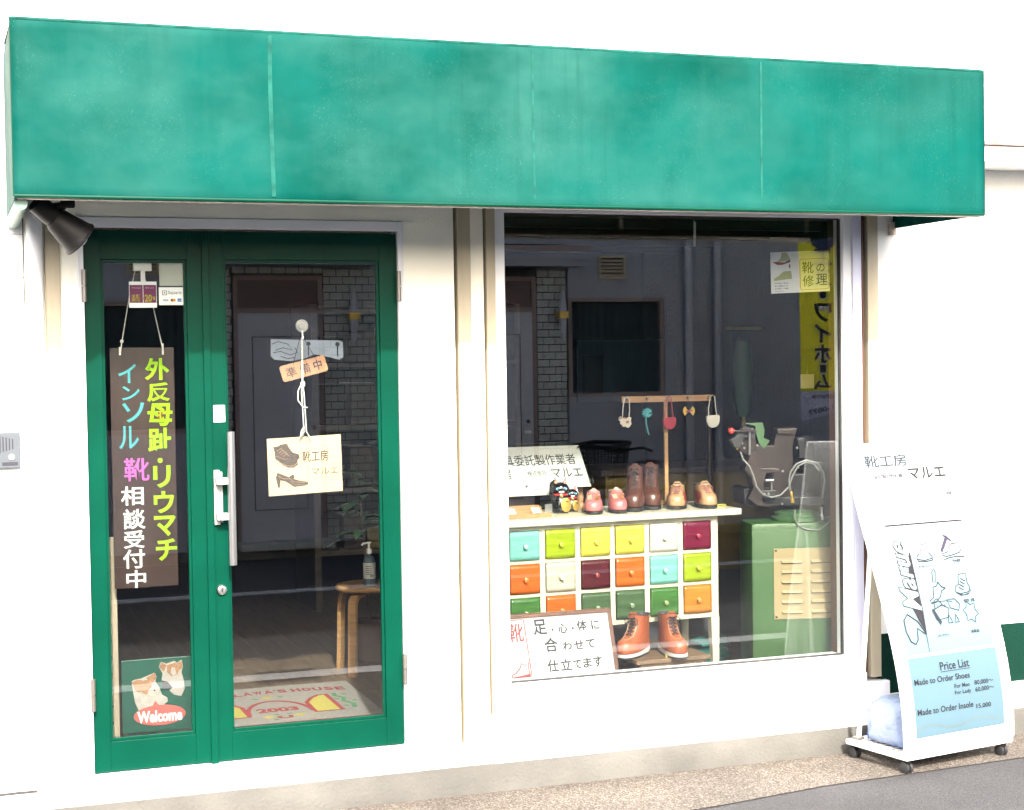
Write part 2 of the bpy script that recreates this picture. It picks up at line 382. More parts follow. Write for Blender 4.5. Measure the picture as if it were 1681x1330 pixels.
def letter(mb, s, a0, b0, wd, ht, f, bold=0, shear=0, rot=0):
    """write s into the box (a0,b0)-(a0+wd,b0+ht) of the 2-D chart f"""
    vv, ff, _ = glyphs(s, bold, shear); L = []
    for x, y in vv:
        if rot:   # reads upwards
            x, y = 1-y, x
        L.append(mb.bm.verts.new(f(a0+x*wd, b0+y*ht)))
    for q in ff:
        try: mb.bm.faces.new([L[i] for i in q])
        except ValueError: pass
    return mb

def plane_chart(P0, Rv, Uv, off=0.0):
    P0, Rv, Uv = Vector(P0), Vector(Rv), Vector(Uv); n = Rv.cross(Uv).normalized()*off
    return lambda a, b: P0+Rv*a+Uv*b+n
def xz(y): return lambda a, b: Vector((a, y, b))

# ================================================================== GROUND
GZ = .017
struct('ground', MB().box(-60, 60, -60, 40, GZ-.3, GZ-.03), M['farground'])
struct('road', MB().box(-30, 34, -8.3, -.60, GZ-.03, GZ), M['asphalt'])
# strip of exposed aggregate beside the shop, its road edge not quite straight
mb = MB(); e0 = [(-30, -.74), (2.0, -.68), (2.9, -.60), (3.45, -.50), (4.5, -.425), (5.6, -.36), (34, -.3)]
top = [mb.bm.verts.new((x, y, GZ+.004)) for x, y in e0]+[mb.bm.verts.new((34, -.02, GZ+.004)), mb.bm.verts.new((-30, -.02, GZ+.004))]
mb.bm.faces.new(top)
struct('pavement', mb, M['agg'])
mb = MB(); mb.box(-30, 34, -.60, -.02, GZ-.03, GZ); struct('road_edge', mb, M['asphalt'])
for y in (-2.72, -6.15):
    struct('road_line', MB().box(-30, 34, y-.09, y+.09, GZ+.001, GZ+.004), M['line'])

# ================================================================== SHOP BUILDING
shop = thing('shop_building', 'white shopfront building with green double door, large display window and green dado', 'building', (2.2, 0, GZ))
# wall panels (front face y=0), door opening x .506..1.79, window opening x 2.19..4.03
mb = MB()
mb.box(.30, 1.79, 0, .12, 2.402, 4.6); mb.box(1.79, 2.011, 0, .12, .13, 4.6); mb.box(2.011, 4.03, .002, .12, 2.47, 4.6)
mb.box(.434, .50, -.004, .12, .13, 2.402); mb.box(.303, .434, .001, .12, .205, 2.402)
mb.box(2.08, 2.145, .012, .12, .13, 2.47)
mb.box(1.793, 2.011, -.002, 0, .16, 2.399)
build('wall', mb, M['wall'], shop)
build('wall', MB().box(4.03, 12, 0, .12, .54, 2.72).box(4.03, 12, .05, .14, 2.72, 4.6), M['stucco'], shop)
build('dado', MB().box(4.045, 12, -.003, .12, .262, .54), M['dado'], shop)
build('base_course', MB().box(4.03, 12, -.02, .12, .10, .262), M['wall'], shop)
mb = MB(); mb.box(-30, .306, -.030, .12, .13, .196); mb.box(.306, 2.145, -.030, .12, .13, .222); mb.box(2.145, 4.07, -.035, .12, .13, .330)
build('base_course', mb, M['white'], shop, bevel=.004)
build('joint', MB().box(-3, .306, -.004, .013, .1965, .2045), M['groove'], shop)
# plinth: grey render, uneven sloping top
mb = MB(); N_ = 240; rings = []
for i in range(N_+1):
    x = -4+16*i/N_; k = .010*math.sin(x*3.1)+.006*math.sin(x*11.3)+.004*random.uniform(-1, 1)
    zt = .085+k+(.012*(x-1.7) if x > 1.7 else 0)
    rings.append([(x, -.029, .136), (x, -.0375, .133), (x, -.046+k*.3, zt+.012), (x, -.055+k*.4, zt-.018), (x, -.060, GZ-.01), (x, .1, GZ-.01), (x, .1, zt+.02)])
mb.loft(rings); build('plinth', mb, M['plinth'], shop, smooth=True)
# siding blocks at far left, joints recessed
build('siding_backing', MB().box(-3, .303, .014, .12, .205, 4.6), M['groove'], shop)
hb, base = .1635, None
z = .205; row = 0
me_block = None
while z < 4.5:
    xs = [-.95, -.54, -.13, .30] if row % 2 else [-.74, -.33, .02, .30]
    for a, b in zip(xs, xs[1:]):
        build('siding_block', MB().box(a+.0012, b-.0012, .001, .02, z+.0012, z+hb-.0012, .0012), M['block'], shop)
    z += hb; row += 1
build('wall', MB().box(-12, -.95, 0, .12, .205, 4.6), M['block'], shop)
# pilaster strips round door and window
def strip(x0, x1, z0, z1, y0, m, name='cover_strip'):
    build(name, MB().box(x0, x1, y0, .10, z0, z1), m, shop, bevel=.002)
strip(.378, .432, .20, 2.402, -.012, M['beige'])
strip(2.022, 2.079, .165, 2.47, -.020, M['beige'])
strip(2.011, 2.022, .165, 2.47, .03, M['groove'], 'joint')
build('end_cap', MB().box(2.022, 2.079, -.022, .02, .150, .185), M['white'], shop)
strip(2.145, 2.152, .30, 2.47, .03, M['groove'], 'joint')
strip(2.152, 2.191, .30, 2.47, -.010, M['beige'])
strip(3.974, 3.986, .345, 2.47, .03, M['groove'], 'joint')
strip(3.966, 3.974, .345, 2.47, .004, M['jamb'], 'joint')
strip(3.986, 4.040, .345, 2.47, -.012, M['beige'])
# rain pipe
mb = MB(); mb.tube([(.340, -.020, .27), (.340, -.020, 4.5)], .031, 16)
pp = build('rain_pipe', mb, M['trim'], shop, smooth=True)
build('pipe_shoe', MB().tube([(.340, -.020, .27), (.342, -.026, .235), (.350, -.045, .215)], [.033, .034, .034], 16), M['wall'], pp, smooth=True)
# bell-type intercom and wall bolt cap are fixed to the wall
ic = thing('intercom', 'grey wall intercom with speaker slots and call button beside the door', 'intercom', (.22, -.001, 1.44))
build('case', MB().box(.135, .272, -.024, 0, 1.445, 1.583, .004), mat('intercom_grey', (0.055, 0.066, 0.0792), .4), ic)
for i in range(9):
    build('speaker_slot', MB().box(.150+i*.0115, .1545+i*.0115, -.0255, -.022, 1.505+.012*abs(4-i)/4, 1.568-.012*abs(4-i)/4), M['greyink'], ic)
build('button', MB().lathe([(.011, 0), (.011, .005), (.007, .007)], (.240, -.024, 1.487), (0, -1, 0), 16), M['paper'], ic, smooth=True)
build('label_panel', MB().box(.205, .262, -.0252, -.023, 1.455, 1.468), M['greyink'], ic)
solo('wall_bolt', MB().lathe([(.022, 0), (.022, .004), (.016, .010), (.009, .012), (.009, .022), (.004, .024)], (.273, .001, .659), (0, -1, 0), 20), M['trim'], 'round metal bolt cap low on the white wall left of the door', 'bolt cap', smooth=True)
# eave of the lower wing on the right
ev = thing('wing_eave', 'white fascia and thin dark roof edge of the wing right of the awning', 'roof', (5.5, -.15, 2.68))
build('fascia', MB().box(4.16, 12, -.31, .049, 2.685, 2.752), M['white'], ev)
build('roof_edge', MB().box(4.15, 12, -.33, .048, 2.754, 2.772), mat('rusty_roof_edge', (.11, .06, .055), .6, col2=(.25, .2, .19), vscale=18), ev)
# upper wall cap: thin coping behind the awning
build('coping', MB().box(.26, 2.33, -.30, .0, 3.04, 3.052), M['plinth'], shop)

# ---------------- door frame + leaves (parts of the building)
df = build('door_frame', MB().box(.500, .520, -.006, .10, .222, 2.400).box(1.770, 1.790, -.006, .10, .222, 2.400).box(.520, 1.770, -.006, .10, 2.360, 2.400).box(.496, .503, -.012, -.004, .222, 2.402).box(1.786, 1.793, -.012, -.004, .222, 2.402), M['trim'], shop, bevel=.0015)
build('threshold', MB().box(.520, 1.770, -.028, .10, .222, .240), M['trim'], df)
def leaf(x0, x1, gx0, gx1, gz0, gz1, lab):
    y0, y1 = .012, .052
    mb = MB()
    mb.box(x0, gx0, y0, y1, .244, 2.352); mb.box(gx1, x1, y0, y1, .244, 2.352)
    mb.box(gx0, gx1, y0+.0006, y1, .244, gz0); mb.box(gx0, gx1, y0+.0006, y1, gz1, 2.352)
    d = build('door_leaf', mb, M['green'], shop, bevel=.0018, label=lab)
    # glazing bead set back from the stiles
    b = .011
    mb = MB(); mb.box(gx0, gx0+b, y0+.013, y1-.004, gz0, gz1); mb.box(gx1-b, gx1, y0+.013, y1-.004, gz0, gz1)
    mb.box(gx0+b, gx1-b, y0+.013, y1-.004, gz0, gz0+b); mb.box(gx0+b, gx1-b, y0+.013, y1-.004, gz1-b, gz1)
    build('glazing_bead', mb, M['green'], d, bevel=.0012)
    build('glass', MB().box(gx0+.004, gx1-.004, .0335, .0365, gz0+.004, gz1-.004), M['doorglass'], d)
    return d
dl = leaf(.522, .985, .585, .914, .362, 2.238, 'narrow left door leaf')
dr = leaf(.996, 1.768, 1.058, 1.695, .358, 2.240, 'wide right door leaf with steel pull handle')
build('meeting_strip', MB().box(.972, 1.000, -.004, .011, .238, 2.352), M['green'], dl, bevel=.003)
for o, x, z in ((dl, .520, 2.135), (dl, .520, .555), (dr, 1.770, 2.135), (dr, 1.770, .560)):
    mb = MB(); mb.tube([(x, -.014, z-.062), (x, -.014, z-.002)], .0095, 12); mb.tube([(x, -.014, z+.002), (x, -.014, z+.062)], .0095, 12)
    mb.box(x-.005, x+.005, -.014, .02, z-.06, z+.06)
    build('hinge', mb, M['hinge'], o, smooth=True)
h = build('pull_handle', MB().tube([(1.062, -.062, 1.035), (1.062, -.062, 1.560)], .0155, 20), M['steel'], dr, smooth=True)
mb = MB().box(1.002, 1.026, -.004, .012, 1.190, 1.408, .004)
mb.box(1.006, 1.055, -.050, -.003, 1.352, 1.378, .003); mb.box(1.006, 1.055, -.050, -.003, 1.212, 1.238, .003)
mb.box(1.026, 1.036, -.004, .010, 1.20, 1.40, .002)
build('handle_bracket', mb, mat('handle_bracket_white', (0.3, 0.3, 0.288), .4), dr)
build('lock_cylinder', MB().lathe([(.021, 0), (.021, .008), (.017, .014), (.012, .016), (.012, .018)], (1.026, .012, .930), (0, -1, 0), 24), M['steel'], dr, smooth=True)
build('keyhole', MB().box(1.024, 1.028, -.0075, -.004, .922, .938), M['black'], dr)
pl = thing('push_pull_label', 'small white label reading pull above the steel door handle', 'label', (1.029, .012, 1.594))
build('plate', MB().box(1.008, 1.053, .0085, .0118, 1.597, 1.664, .001), M['white'], pl)
build('lettering', letter(MB(), '引', 1.018, 1.622, .026, .028, xz(.0082)), M['greyink'], pl)

# ---------------- display window (part of the building)
YG = .040
mb = MB()
mb.box(2.193, 2.236, .000, .09, .30, 2.47); mb.box(3.868, 3.912, .006, .09, .372, 2.47)
mb.box(2.236, 3.868, .006, .09, 2.448, 2.47); mb.box(2.236, 3.868, .008, .09, .372, .452)
wf = build('display_window', mb, M['trim'], shop, bevel=.002)
build('sill_rail', MB().box(2.193, 3.962, -.014, .09, .334, .372), M['trim'], wf, bevel=.002)
build('track', MB().box(3.912, 3.935, -.004, .09, .372, 2.47).box(3.938, 3.962, .004, .09, .372, 2.47), M['bluealu'], wf, bevel=.0015)
build('gasket', MB().box(2.236, 2.242, .030, .05, .455, 2.445).box(3.862, 3.868, .030, .05, .455, 2.445).box(2.242, 3.862, .030, .05, .452, .458).box(2.242, 3.862, .030, .05, 2.442, 2.448), M['groove'], wf)
build('glass', MB().box(2.240, 3.864, YG-.002, YG+.002, .456, 2.444), M['glass'], wf)
build('casing', MB().box(2.20, 2.240, .092, .17, .40, 2.50), M['jamb'], wf); build('casing', MB().box(3.868, 3.90, .092, .14, .40, 2.50), M['jamb'], wf)
build('casing_head', MB().box(2.24, 3.868, .092, .17, 2.448, 2.50), M['dkwood'], wf)
build('casing_sill', MB().box(2.24, 3.868, .092, .13, .40, .450), M['trim'], wf)

# ================================================================== INTERIOR
fl = struct('floor', MB().box(-.2, 5.2, .12, 4.6, .18, .243), M['dkwood'])
pm = None
x = .15; i = 0
while x < 4.4:
    yy = .13+(i % 3)*.0
    cuts = [.13]+[.75+.55*((i*37) % 5)/5+k*1.2 for k in range(3)]+[4.5]
    for a, b in zip(cuts, cuts[1:]):
        if pm is None:
            pm = build('plank', MB().box(0, .1185, 0, 1, .243, .250, .001), M['plank'], fl, local=True); pm.location = (x, a, 0); pm.scale = (1, b-a-.002, 1)
        else:
            c = pm.copy(); C.objects.link(c); c.parent = fl; c.location = (x, a, random.uniform(-.0006, .0006)); c.scale = (1, b-a-.002, 1)
    x += .12; i += 1
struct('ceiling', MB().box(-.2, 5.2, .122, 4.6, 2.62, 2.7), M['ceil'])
for k in range(6):
    build('ceiling_beam', MB().box(-.1, 5.1, .7+k*.62, .76+k*.62, 2.56, 2.62), M['dkwood'], bpy.data.objects['ceiling'])
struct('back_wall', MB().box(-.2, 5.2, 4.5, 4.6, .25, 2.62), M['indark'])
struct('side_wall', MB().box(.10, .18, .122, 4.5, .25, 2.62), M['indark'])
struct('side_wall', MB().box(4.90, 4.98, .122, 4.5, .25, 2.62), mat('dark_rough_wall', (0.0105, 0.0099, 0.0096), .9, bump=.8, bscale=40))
# inner faces either side of the window and under it
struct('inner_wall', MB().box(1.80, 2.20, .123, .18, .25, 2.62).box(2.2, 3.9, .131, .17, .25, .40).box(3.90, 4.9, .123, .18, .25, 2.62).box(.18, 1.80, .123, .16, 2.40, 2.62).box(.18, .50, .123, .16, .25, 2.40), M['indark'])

# ================================================================== AWNING
aw = thing('awning', 'long green vinyl box awning with pale seams above the door and window', 'awning', (2.19, -.34, 2.40))
AX0, AX1, AY, AZ0, AZ1 = .243, 4.130, -.684, 2.403, 3.006
def wave(x, z):
    return .0025*math.sin(x*5.1+z*2)+.0020*math.sin(x*13+z*5)+.0025*math.sin(z*9+x*1.7)+(.0035*math.sin(x*9+z*7)*min(1, max(0, (x-2.6)/.6)))+.0025*math.exp(-((x-3.42-.05*math.sin(z*9))/.02)**2)+.002*math.exp(-((x-3.75+.1*z)/.018)**2)
mb = MB(); nx, nz = 130, 24; prof = []
for j in range(nz+1): prof.append((0, AZ0+.012+(AZ1-AZ0-.024)*j/nz))
prof = [(.014, AZ0), (.004, AZ0+.003)]+prof+[(.004, AZ1-.003), (.016, AZ1)]
G_ = []
for i in range(nx+1):
    x = AX0+(AX1-AX0)*i/nx; col_ = []
    for dy, z in prof:
        e = min(1, min(x-AX0, AX1-x, z-AZ0, AZ1-z)/.06); e = max(0, e)
        col_.append(mb.bm.verts.new((x, AY+dy+wave(x, z)*e, z)))
    G_.append(col_)
for a, b in zip(G_, G_[1:]):
    for j in range(len(prof)-1): mb.bm.faces.new((a[j], b[j], b[j+1], a[j+1]))
front = build('front_panel', mb, M['awning'], aw, smooth='all')
sm = front.modifiers.new('thickness', 'SOLIDIFY'); sm.thickness = .0015; sm.offset = 1
build('side_panel', MB().box(AX1-.004, AX1, AY+.016, -.002, AZ0, AZ1-.01), M['awning'], aw)
build('side_panel', MB().box(AX0, AX0+.004, AY+.016, -.002, AZ0-.01, AZ1-.01), M['awning'], aw)
build('top_panel', MB().prismx([(AY+.012, AZ1+.002), (AY+.012, AZ1+.006), (-.001, AZ1+.046), (-.001, AZ1+.040)], AX0+.004, AX1-.004), M['awning'], aw)
for x, w_, n_ in ((1.124, .015, .9), (2.118, .009, .6), (3.083, .009, .6)):
    mb = MB(); L = []
    for j in range(26):
        z = AZ0+.016+(AZ1-AZ0-.032)*j/25; xo = .003*math.sin(z*6)
        L.append((mb.bm.verts.new((x-w_/2+xo, AY+wave(x, z)-.0030, z)), mb.bm.verts.new((x+w_/2+xo, AY+wave(x, z)-.0030, z))))
    for q, t in zip(L, L[1:]): mb.bm.faces.new((q[0], q[1], t[1], t[0]))
    build('seam', mb, M['awnseam'], aw)
# stitched hems top, bottom and at the corners
build('hem', MB().tube([(AX0, AY+.004, AZ0+.003), (AX1, AY+.004, AZ0+.003)], .007, 8), M['green'], aw, smooth=True)
build('hem', MB().tube([(AX0, AY+.004, AZ1-.003), (AX1, AY+.004, AZ1-.003)], .006, 8), M['awnseam'], aw, smooth=True)
for x in (AX0, AX1): build('hem', MB().tube([(x, AY+.004, AZ0), (x, AY+.004, AZ1)], .005, 8), M['green'], aw, smooth=True)
fm = mat('awning_frame_metal', (.40, .37, .33), .5, var=.2, vscale=20)
mb = MB(); mb.box(AX0+.01, AX1-.01, AY+.012, AY+.034, AZ0-.007, AZ0+.016)
for x in (AX0+.012, 1.124, 2.118, 3.083, AX1-.03): mb.box(x, x+.018, AY+.035, -.001, AZ0+.23, AZ0+.248); mb.box(x, x+.018, AY+.010, AY+.028, AZ0+.04, AZ1-.01)
build('frame', mb, fm, aw, bevel=.002)
build('rolled_hem', MB().tube([(AX0+.022, AY+.03, AZ0-.022), (AX0+.022, -.02, AZ0-.030), (AX0+.022, -.004, AZ0-.030)], [.022, .027, .022], 14), mat('weathered_pale_vinyl', (0.0455, 0.0945, 0.077), .5, var=.3, vscale=9), aw, smooth=True)
build('wall_bracket', MB().box(AX1-.03, AX1+.004, -.02, -.002, AZ0-.03, AZ0+.03, .003), mat('rusty_bracket', (.30, .22, .15), .7, col2=(.5, .48, .42), vscale=40), aw)
# spot lamp under the awning's left end
sp = thing('spot_lamp', 'black cone spot lamp clamped under the left end of the green awning', 'lamp', (.41, -.50, 2.40))
A = Vector((.318, -.50, 2.405)); B = Vector((.468, -.455, 2.283)); ax = (B-A).normalized()
build('housing', MB().lathe([(.001, -.002), (.030, 0), (.036, .006), (.038, .07), (.036, .085)], A, ax, 28), M['black'], sp, smooth=True)
ln = (B-A).length
mb = MB(); mb.lathe([(.0375, .086), (.045, .100), (.066, ln+.002), (.070, ln+.004), (.070, ln+.010), (.065, ln+.010), (.040, .105)], A, ax, 32)
build('shade', mb, M['black'], sp, smooth=True)
build('bulb', MB().ball(A+ax*(ln-.015), .045), M['lampglass'], sp, smooth=True)
build('arm', MB().tube([A+ax*.075+Vector((0, 0, .03)), (.415, -.50, 2.392), (.43, -.50, 2.415), (.43, -.50, 2.45)], [.013, .016, .014, .014], 12).box(.405, .455, -.515, -.485, 2.385, 2.415, .006), M['black'], sp, smooth=True)

# ================================================================== THINGS HUNG ON THE DOOR
def cord(mb, pts, r=.0022): return mb.tube(pts, r, 6)
# brown hand-painted board, left leaf, inside
bd = thing('hanging_board', 'tall brown board hand-lettered in lime, blue, pink and white behind the narrow door leaf', 'board', (.744, .095, .94))
build('panel', MB().box(.620, .868, .088, .095, .948, 1.896, .001), M['choc'], bd)
f = xz(.0865)
def U_(px, py):   # photo-measured drawing units on this board -> metres
    return .620+(px-180)*.00238, 1.896-(py-571)*.002425
def vert(chars, m, bold, part='lettering'):
    mb = MB()
    for ch, x0, y0, x1, y1 in chars:
        a0, b1 = U_(x0, y0); a1, b0 = U_(x1, y1)
        if ch == '・': mb.flat([((a0+a1)/2+.010*math.cos(t*PI/5), (b0+b1)/2+.010*math.sin(t*PI/5)) for t in range(10)], f)
        else: letter(mb, ch, a0, b0, a1-a0, b1-b0, f, bold)
    build(part, mb, m, bd)
vert([('外', 236, 588, 276, 624), ('反', 239, 628, 276, 659), ('母', 239, 662, 280, 699), ('趾', 239, 702, 278, 741), ('・', 252, 749, 264, 762), ('リ', 246, 764, 275, 800), ('ウ', 246, 806, 280, 842), ('マ', 246, 846, 282, 880), ('チ', 248, 884, 283, 920)], M['lime'], .028)
vert([('イ', 193, 597, 222, 628), ('ン', 198, 633, 227, 656), ('ソ', 198, 660, 234, 692), ('ル', 192, 698, 224, 735)], M['cyan'], .012)
vert([('靴', 199, 750, 240, 788)], M['pink'], .012)
vert([('相', 193, 796, 230, 827), ('談', 196, 833, 232, 866), ('受', 196, 868, 230, 897), ('付', 194, 899, 230, 930), ('中', 199, 933, 231, 962)], M['wpaint'], .014)
mb = MB()
for dx, dy in ((-.006, .007), (.006, .007), (-.006, -.008), (.006, -.008)):
    a, b = U_(260, 681); mb.flat([(a+dx-.003, b+dy-.005), (a+dx+.003, b+dy-.005), (a+dx+.003, b+dy+.005), (a+dx-.003, b+dy+.005)], xz(.0858))
build('red_dots', mb, M['redink'], bd)
mb = MB(); cord(mb, [(.730, .078, 2.228), (.700, .085, 2.10), (.668, .086, 1.925), (.660, .084, 1.872)]); cord(mb, [(.742, .078, 2.228), (.782, .085, 2.10), (.822, .086, 1.905), (.826, .084, 1.872)])
mb.box(.6555, .6625, .083, .087, 1.868, 1.90); mb.box(.8215, .8285, .083, .087, 1.868, 1.912)
mb.ball((.667, .085, 1.922), .007)
build('cord', mb, M['rope'], bd, smooth=True)
hk = thing('door_hanger', 'white plastic over-glass hanger at the top of the narrow door leaf', 'hook', (.746, .05, 2.19))
build('clip', MB().box(.712, .784, .045, .060, 2.196, 2.228, .004), M['white'], hk)
build('stem', MB().box(.741, .758, .046, .054, 2.150, 2.197, .002), M['white'], hk)
# stickers on the glass
st = thing('discount_sticker', 'magenta and yellow discount card below the white hanger on the narrow door leaf', 'sticker', (.748, .038, 2.054))
build('card', MB().box(.694, .800, .0375, .0395, 2.052, 2.154, .0005), M['white'], st)
mb = MB(); mb.box(.696, .7465, .0369, .0374, 2.071, 2.141); mb.box(.7485, .798, .0369, .0374, 2.071, 2.141)
build('print', mb, ink('magenta_print', (0.15, 0.01, 0.06)), st)
mb = MB(); g = xz(.0362); letter(mb, '全額', .702, 2.088, .034, .017, g, .02); letter(mb, '還元', .702, 2.074, .034, .0135, g, .02); letter(mb, '20', .753, 2.075, .028, .029, g, .03); letter(mb, '%', .783, 2.082, .012, .014, g, .03); letter(mb, '+', .7435, 2.084, .008, .008, g, .03)
build('lettering', mb, ink('yellow_print', (0.27, 0.252, 0.018)), st)
mb = MB(); letter(mb, 'キャッシュレス', .705, 2.126, .034, .007, g, .01); letter(mb, 'ポイント', .756, 2.126, .034, .007, g, .01)
build('lettering', mb, M['wpaint'], st)
st = thing('blank_sticker', 'blank off-white square sticker at the top of the narrow door leaf', 'sticker', (.86, .038, 2.138))
build('card', MB().box(.811, .908, .0375, .0395, 2.137, 2.230, .003), mat('aged_white_card', (0.441, 0.4515, 0.378), .6), st)
st = thing('payment_sticker', 'white card payment sticker with Square, VISA and card logos on the door glass', 'sticker', (.86, .038, 2.063))
build('card', MB().box(.808, .909, .0375, .0395, 2.062, 2.132, .002), M['white'], st)
mb = MB(); letter(mb, 'Square', .844, 2.101, .051, .017, g, 0); build('lettering', mb, M['greyink'], st)
mb = MB(); mb.ribbon([(.822, 2.102), (.838, 2.102), (.838, 2.118), (.822, 2.118)], .003, g, True); mb.flat([(.8275, 2.1075), (.8325, 2.1075), (.8325, 2.1125), (.8275, 2.1125)], g); build('logo', mb, M['bink'], st)
mb = MB(); letter(mb, 'VISA', .822, 2.077, .023, .008, g, .03); build('lettering', mb, ink('navy_ink', (.01, .03, .16)), st)
mb = MB(); mb.flat([(.859+.006*math.cos(t*PI/8), 2.081+.006*math.sin(t*PI/8)) for t in range(16)], g); build('logo', mb, M['redink'], st)
mb = MB(); mb.flat([(.867+.006*math.cos(t*PI/8), 2.081+.006*math.sin(t*PI/8)) for t in range(16)], xz(.0361)); build('logo', mb, ink('orange_ink', (.5, .2, .01)), st)
mb = MB(); mb.box(.880, .895, .0358, .0366, 2.075, 2.088); build('logo', mb, ink('blue_ink', (.02, .12, .35)), st)
mb = MB(); letter(mb, 'AMEX', .881, 2.079, .013, .004, xz(.0355), .01); build('lettering', mb, M['wpaint'], st)
# dog welcome sign
dg_ = thing('dog_welcome_sign', 'green square welcome sign with two dogs at the foot of the narrow door leaf', 'sign', (.775, .11, .368))
DX0, DX1, DZ0, DZ1 = .640, .911, .369, .660
build('panel', MB().box(DX0, DX1, .100, .106, DZ0, DZ1, .002), mat('dark_green_board', (0.002, 0.0425, 0.0275), .3, coat=.3), dg_)
def D_(px, py): return DX0+(px-201)/(315-201)*(DX1-DX0), DZ1-(py-1081)/(1199-1081)*(DZ1-DZ0)
def dshape(pts, y, m, name, th=.002):
    mb = MB(); q = [D_(*p) for p in pts]; mb.prism(q, y-th, y); return build(name, mb, m, dg_)
wf_ = mat('white_dog_fur', (0.207, 0.189, 0.171), .8, var=.15, vscale=40); tf = mat('tan_dog_fur', (0.168, 0.084, 0.0378), .8, var=.3, vscale=40)
dshape([(217, 1115), (222, 1113), (232, 1112), (243, 1108), (255, 1104), (258, 1110), (256, 1118), (262, 1128), (266, 1140), (275, 1146), (276, 1152), (268, 1157), (258, 1156), (250, 1160), (238, 1166), (228, 1164), (222, 1150), (219, 1132)], .100, wf_, 'dog_body')
dshape([(217, 1116), (226, 1113), (234, 1114), (236, 1124), (230, 1134), (222, 1130)], .0976, tf, 'dog_ear')
dshape([(240, 1111), (256, 1104), (257, 1113), (250, 1120)], .0976, tf, 'dog_ear')
dshape([(230, 1116), (244, 1114), (250, 1122), (248, 1134), (240, 1138), (231, 1132)], .0972, tf, 'dog_face')
dshape([(243, 1132), (252, 1124), (262, 1131), (262, 1138), (254, 1143), (245, 1141)], .0968, wf_, 'muzzle')
dshape([(262, 1095), (266, 1087), (275, 1091), (288, 1087), (292, 1091), (300, 1086), (302, 1098), (299, 1106), (303, 1120), (304, 1134), (298, 1145), (286, 1142), (280, 1136), (275, 1126), (266, 1118), (268, 1106)], .100, wf_, 'dog_body')
dshape([(262, 1095), (267, 1088), (275, 1093), (270, 1103)], .0976, tf, 'dog_ear')
dshape([(291, 1092), (300, 1087), (301, 1098), (296, 1103)], .0976, tf, 'dog_ear')
dshape([(275, 1093), (289, 1090), (297, 1097), (293, 1109), (283, 1112), (275, 1104)], .0974, tf, 'dog_face')
dshape([(283, 1097), (288, 1098), (291, 1108), (285, 1111), (281, 1106)], .0968, wf_, 'muzzle')
dshape([(266, 1117), (276, 1120), (284, 1130), (278, 1134), (268, 1130)], .0972, M['greyink'], 'neckerchief')
mb = MB()
for px, py, r_ in ((254, 1132, .0045), (286, 1101, .003), (240, 1124, .002), (281, 1098, .002), (291, 1097, .002), (252, 1122, .002)):
    a, b = D_(px, py); mb.ball((a, .0958, b), r_, sy=.4, n=10)
build('nose_and_eyes', mb, M['bink'], dg_, smooth=True)
mb = MB(); q = []
for t in range(28):
    a = t*2*PI/28; q.append((262+43*math.cos(a), 1173+16.5*math.sin(a)))
dshape(q, .100, mat('brick_red_bubble', (0.252, 0.051, 0.042), .7, bump=.4, bscale=300), 'bubble', .004)
dshape([(250, 1158), (255, 1149), (262, 1158)], .0995, mat('bubble_tail_red', (0.252, 0.051, 0.042), .7), 'bubble_tail', .003)
a0, b0 = D_(225, 1184); a1, b1 = D_(299, 1165); mb = MB(); letter(mb, 'Welcome', a0, b0, a1-a0, b1-b0, xz(.0952), .035); build('lettering', mb, M['wpaint'], dg_)
# pegboard strip inside the left leaf
pb = thing('peg_strip', 'cream strip of perforated board standing behind the left edge of the narrow door leaf', 'panel', (.605, .16, .25))
build('panel', MB().box(.586, .634, .155, .161, .25, 1.146), mat('cream_board', (0.253, 0.209, 0.1485), .6, var=.05), pb)
mb = MB()
for k in range(14): mb.lathe([(.0045, 0), (.0045, .001)], (.603+.0009*k*.5, .1545, 1.125-k*.0655), (0, -1, 0), 8)
build('hole', mb, M['black'], pb)
# right leaf: suction hook with cord, wooden plate, card sign
sh = thing('suction_hook', 'round clear-white suction hook on the glass of the wide door leaf', 'hook', (1.378, .045, 1.95))
build('cup', MB().lathe([(.026, 0), (.026, .003), (.022, .006), (.015, .007), (.013, .012), (.004, .014)], (1.378, .052, 1.977), (0, -1, 0), 28), mat('suction_cup', (0.294, 0.287, 0.273), .3, var=.1, vscale=20), sh, smooth=True)
build('hook', MB().tube([(1.378, .044, 1.957), (1.378, .042, 1.935), (1.378, .035, 1.925), (1.378, .032, 1.935)], .003, 8), M['white'], sh, smooth=True)
cs = thing('hanging_card_sign', 'cream card sign with boot drawings hanging by white cord on the wide door', 'sign', (1.388, .08, 1.29))
card = plane_chart((1.2365, .080, 1.2880), (.3060, 0, .0105), (-.0045, 0, .2330))
nrm = Vector((0, -1, 0))
mb = MB(); q = [card(0, 0), card(1, 0), card(1, 1), card(0, 1)]
b1_ = [mb.bm.verts.new(p) for p in q]; b2_ = [mb.bm.verts.new(p-nrm*.005) for p in q]
mb.bm.faces.new(b1_); mb.bm.faces.new(b2_[::-1])
for i in range(4): mb.bm.faces.new((b1_[(i+1) % 4], b1_[i], b2_[i], b2_[(i+1) % 4]))
build('card', mb, M['cream'], cs)
cf = lambda a, b: card(a, b)+nrm*.0012
cf2 = lambda a, b: card(a, b)+nrm*.0018
def K(px, py):  # zoomed drawing units (1535 wide) -> card chart
    s_ = (px-70-(py-200)*.06)/(1210); t_ = 1-(py-(205-(px-70)*.075))/975
    return s_, t_
def kk(pts): return [K(*p) for p in pts]
mb = MB(); letter(mb, '靴工房', *K(655, 600), .355, .195, cf, .012); letter(mb, 'マルエ', *K(815, 822), .36, .125, cf, .004); build('lettering', mb, M['brownink'], cs)
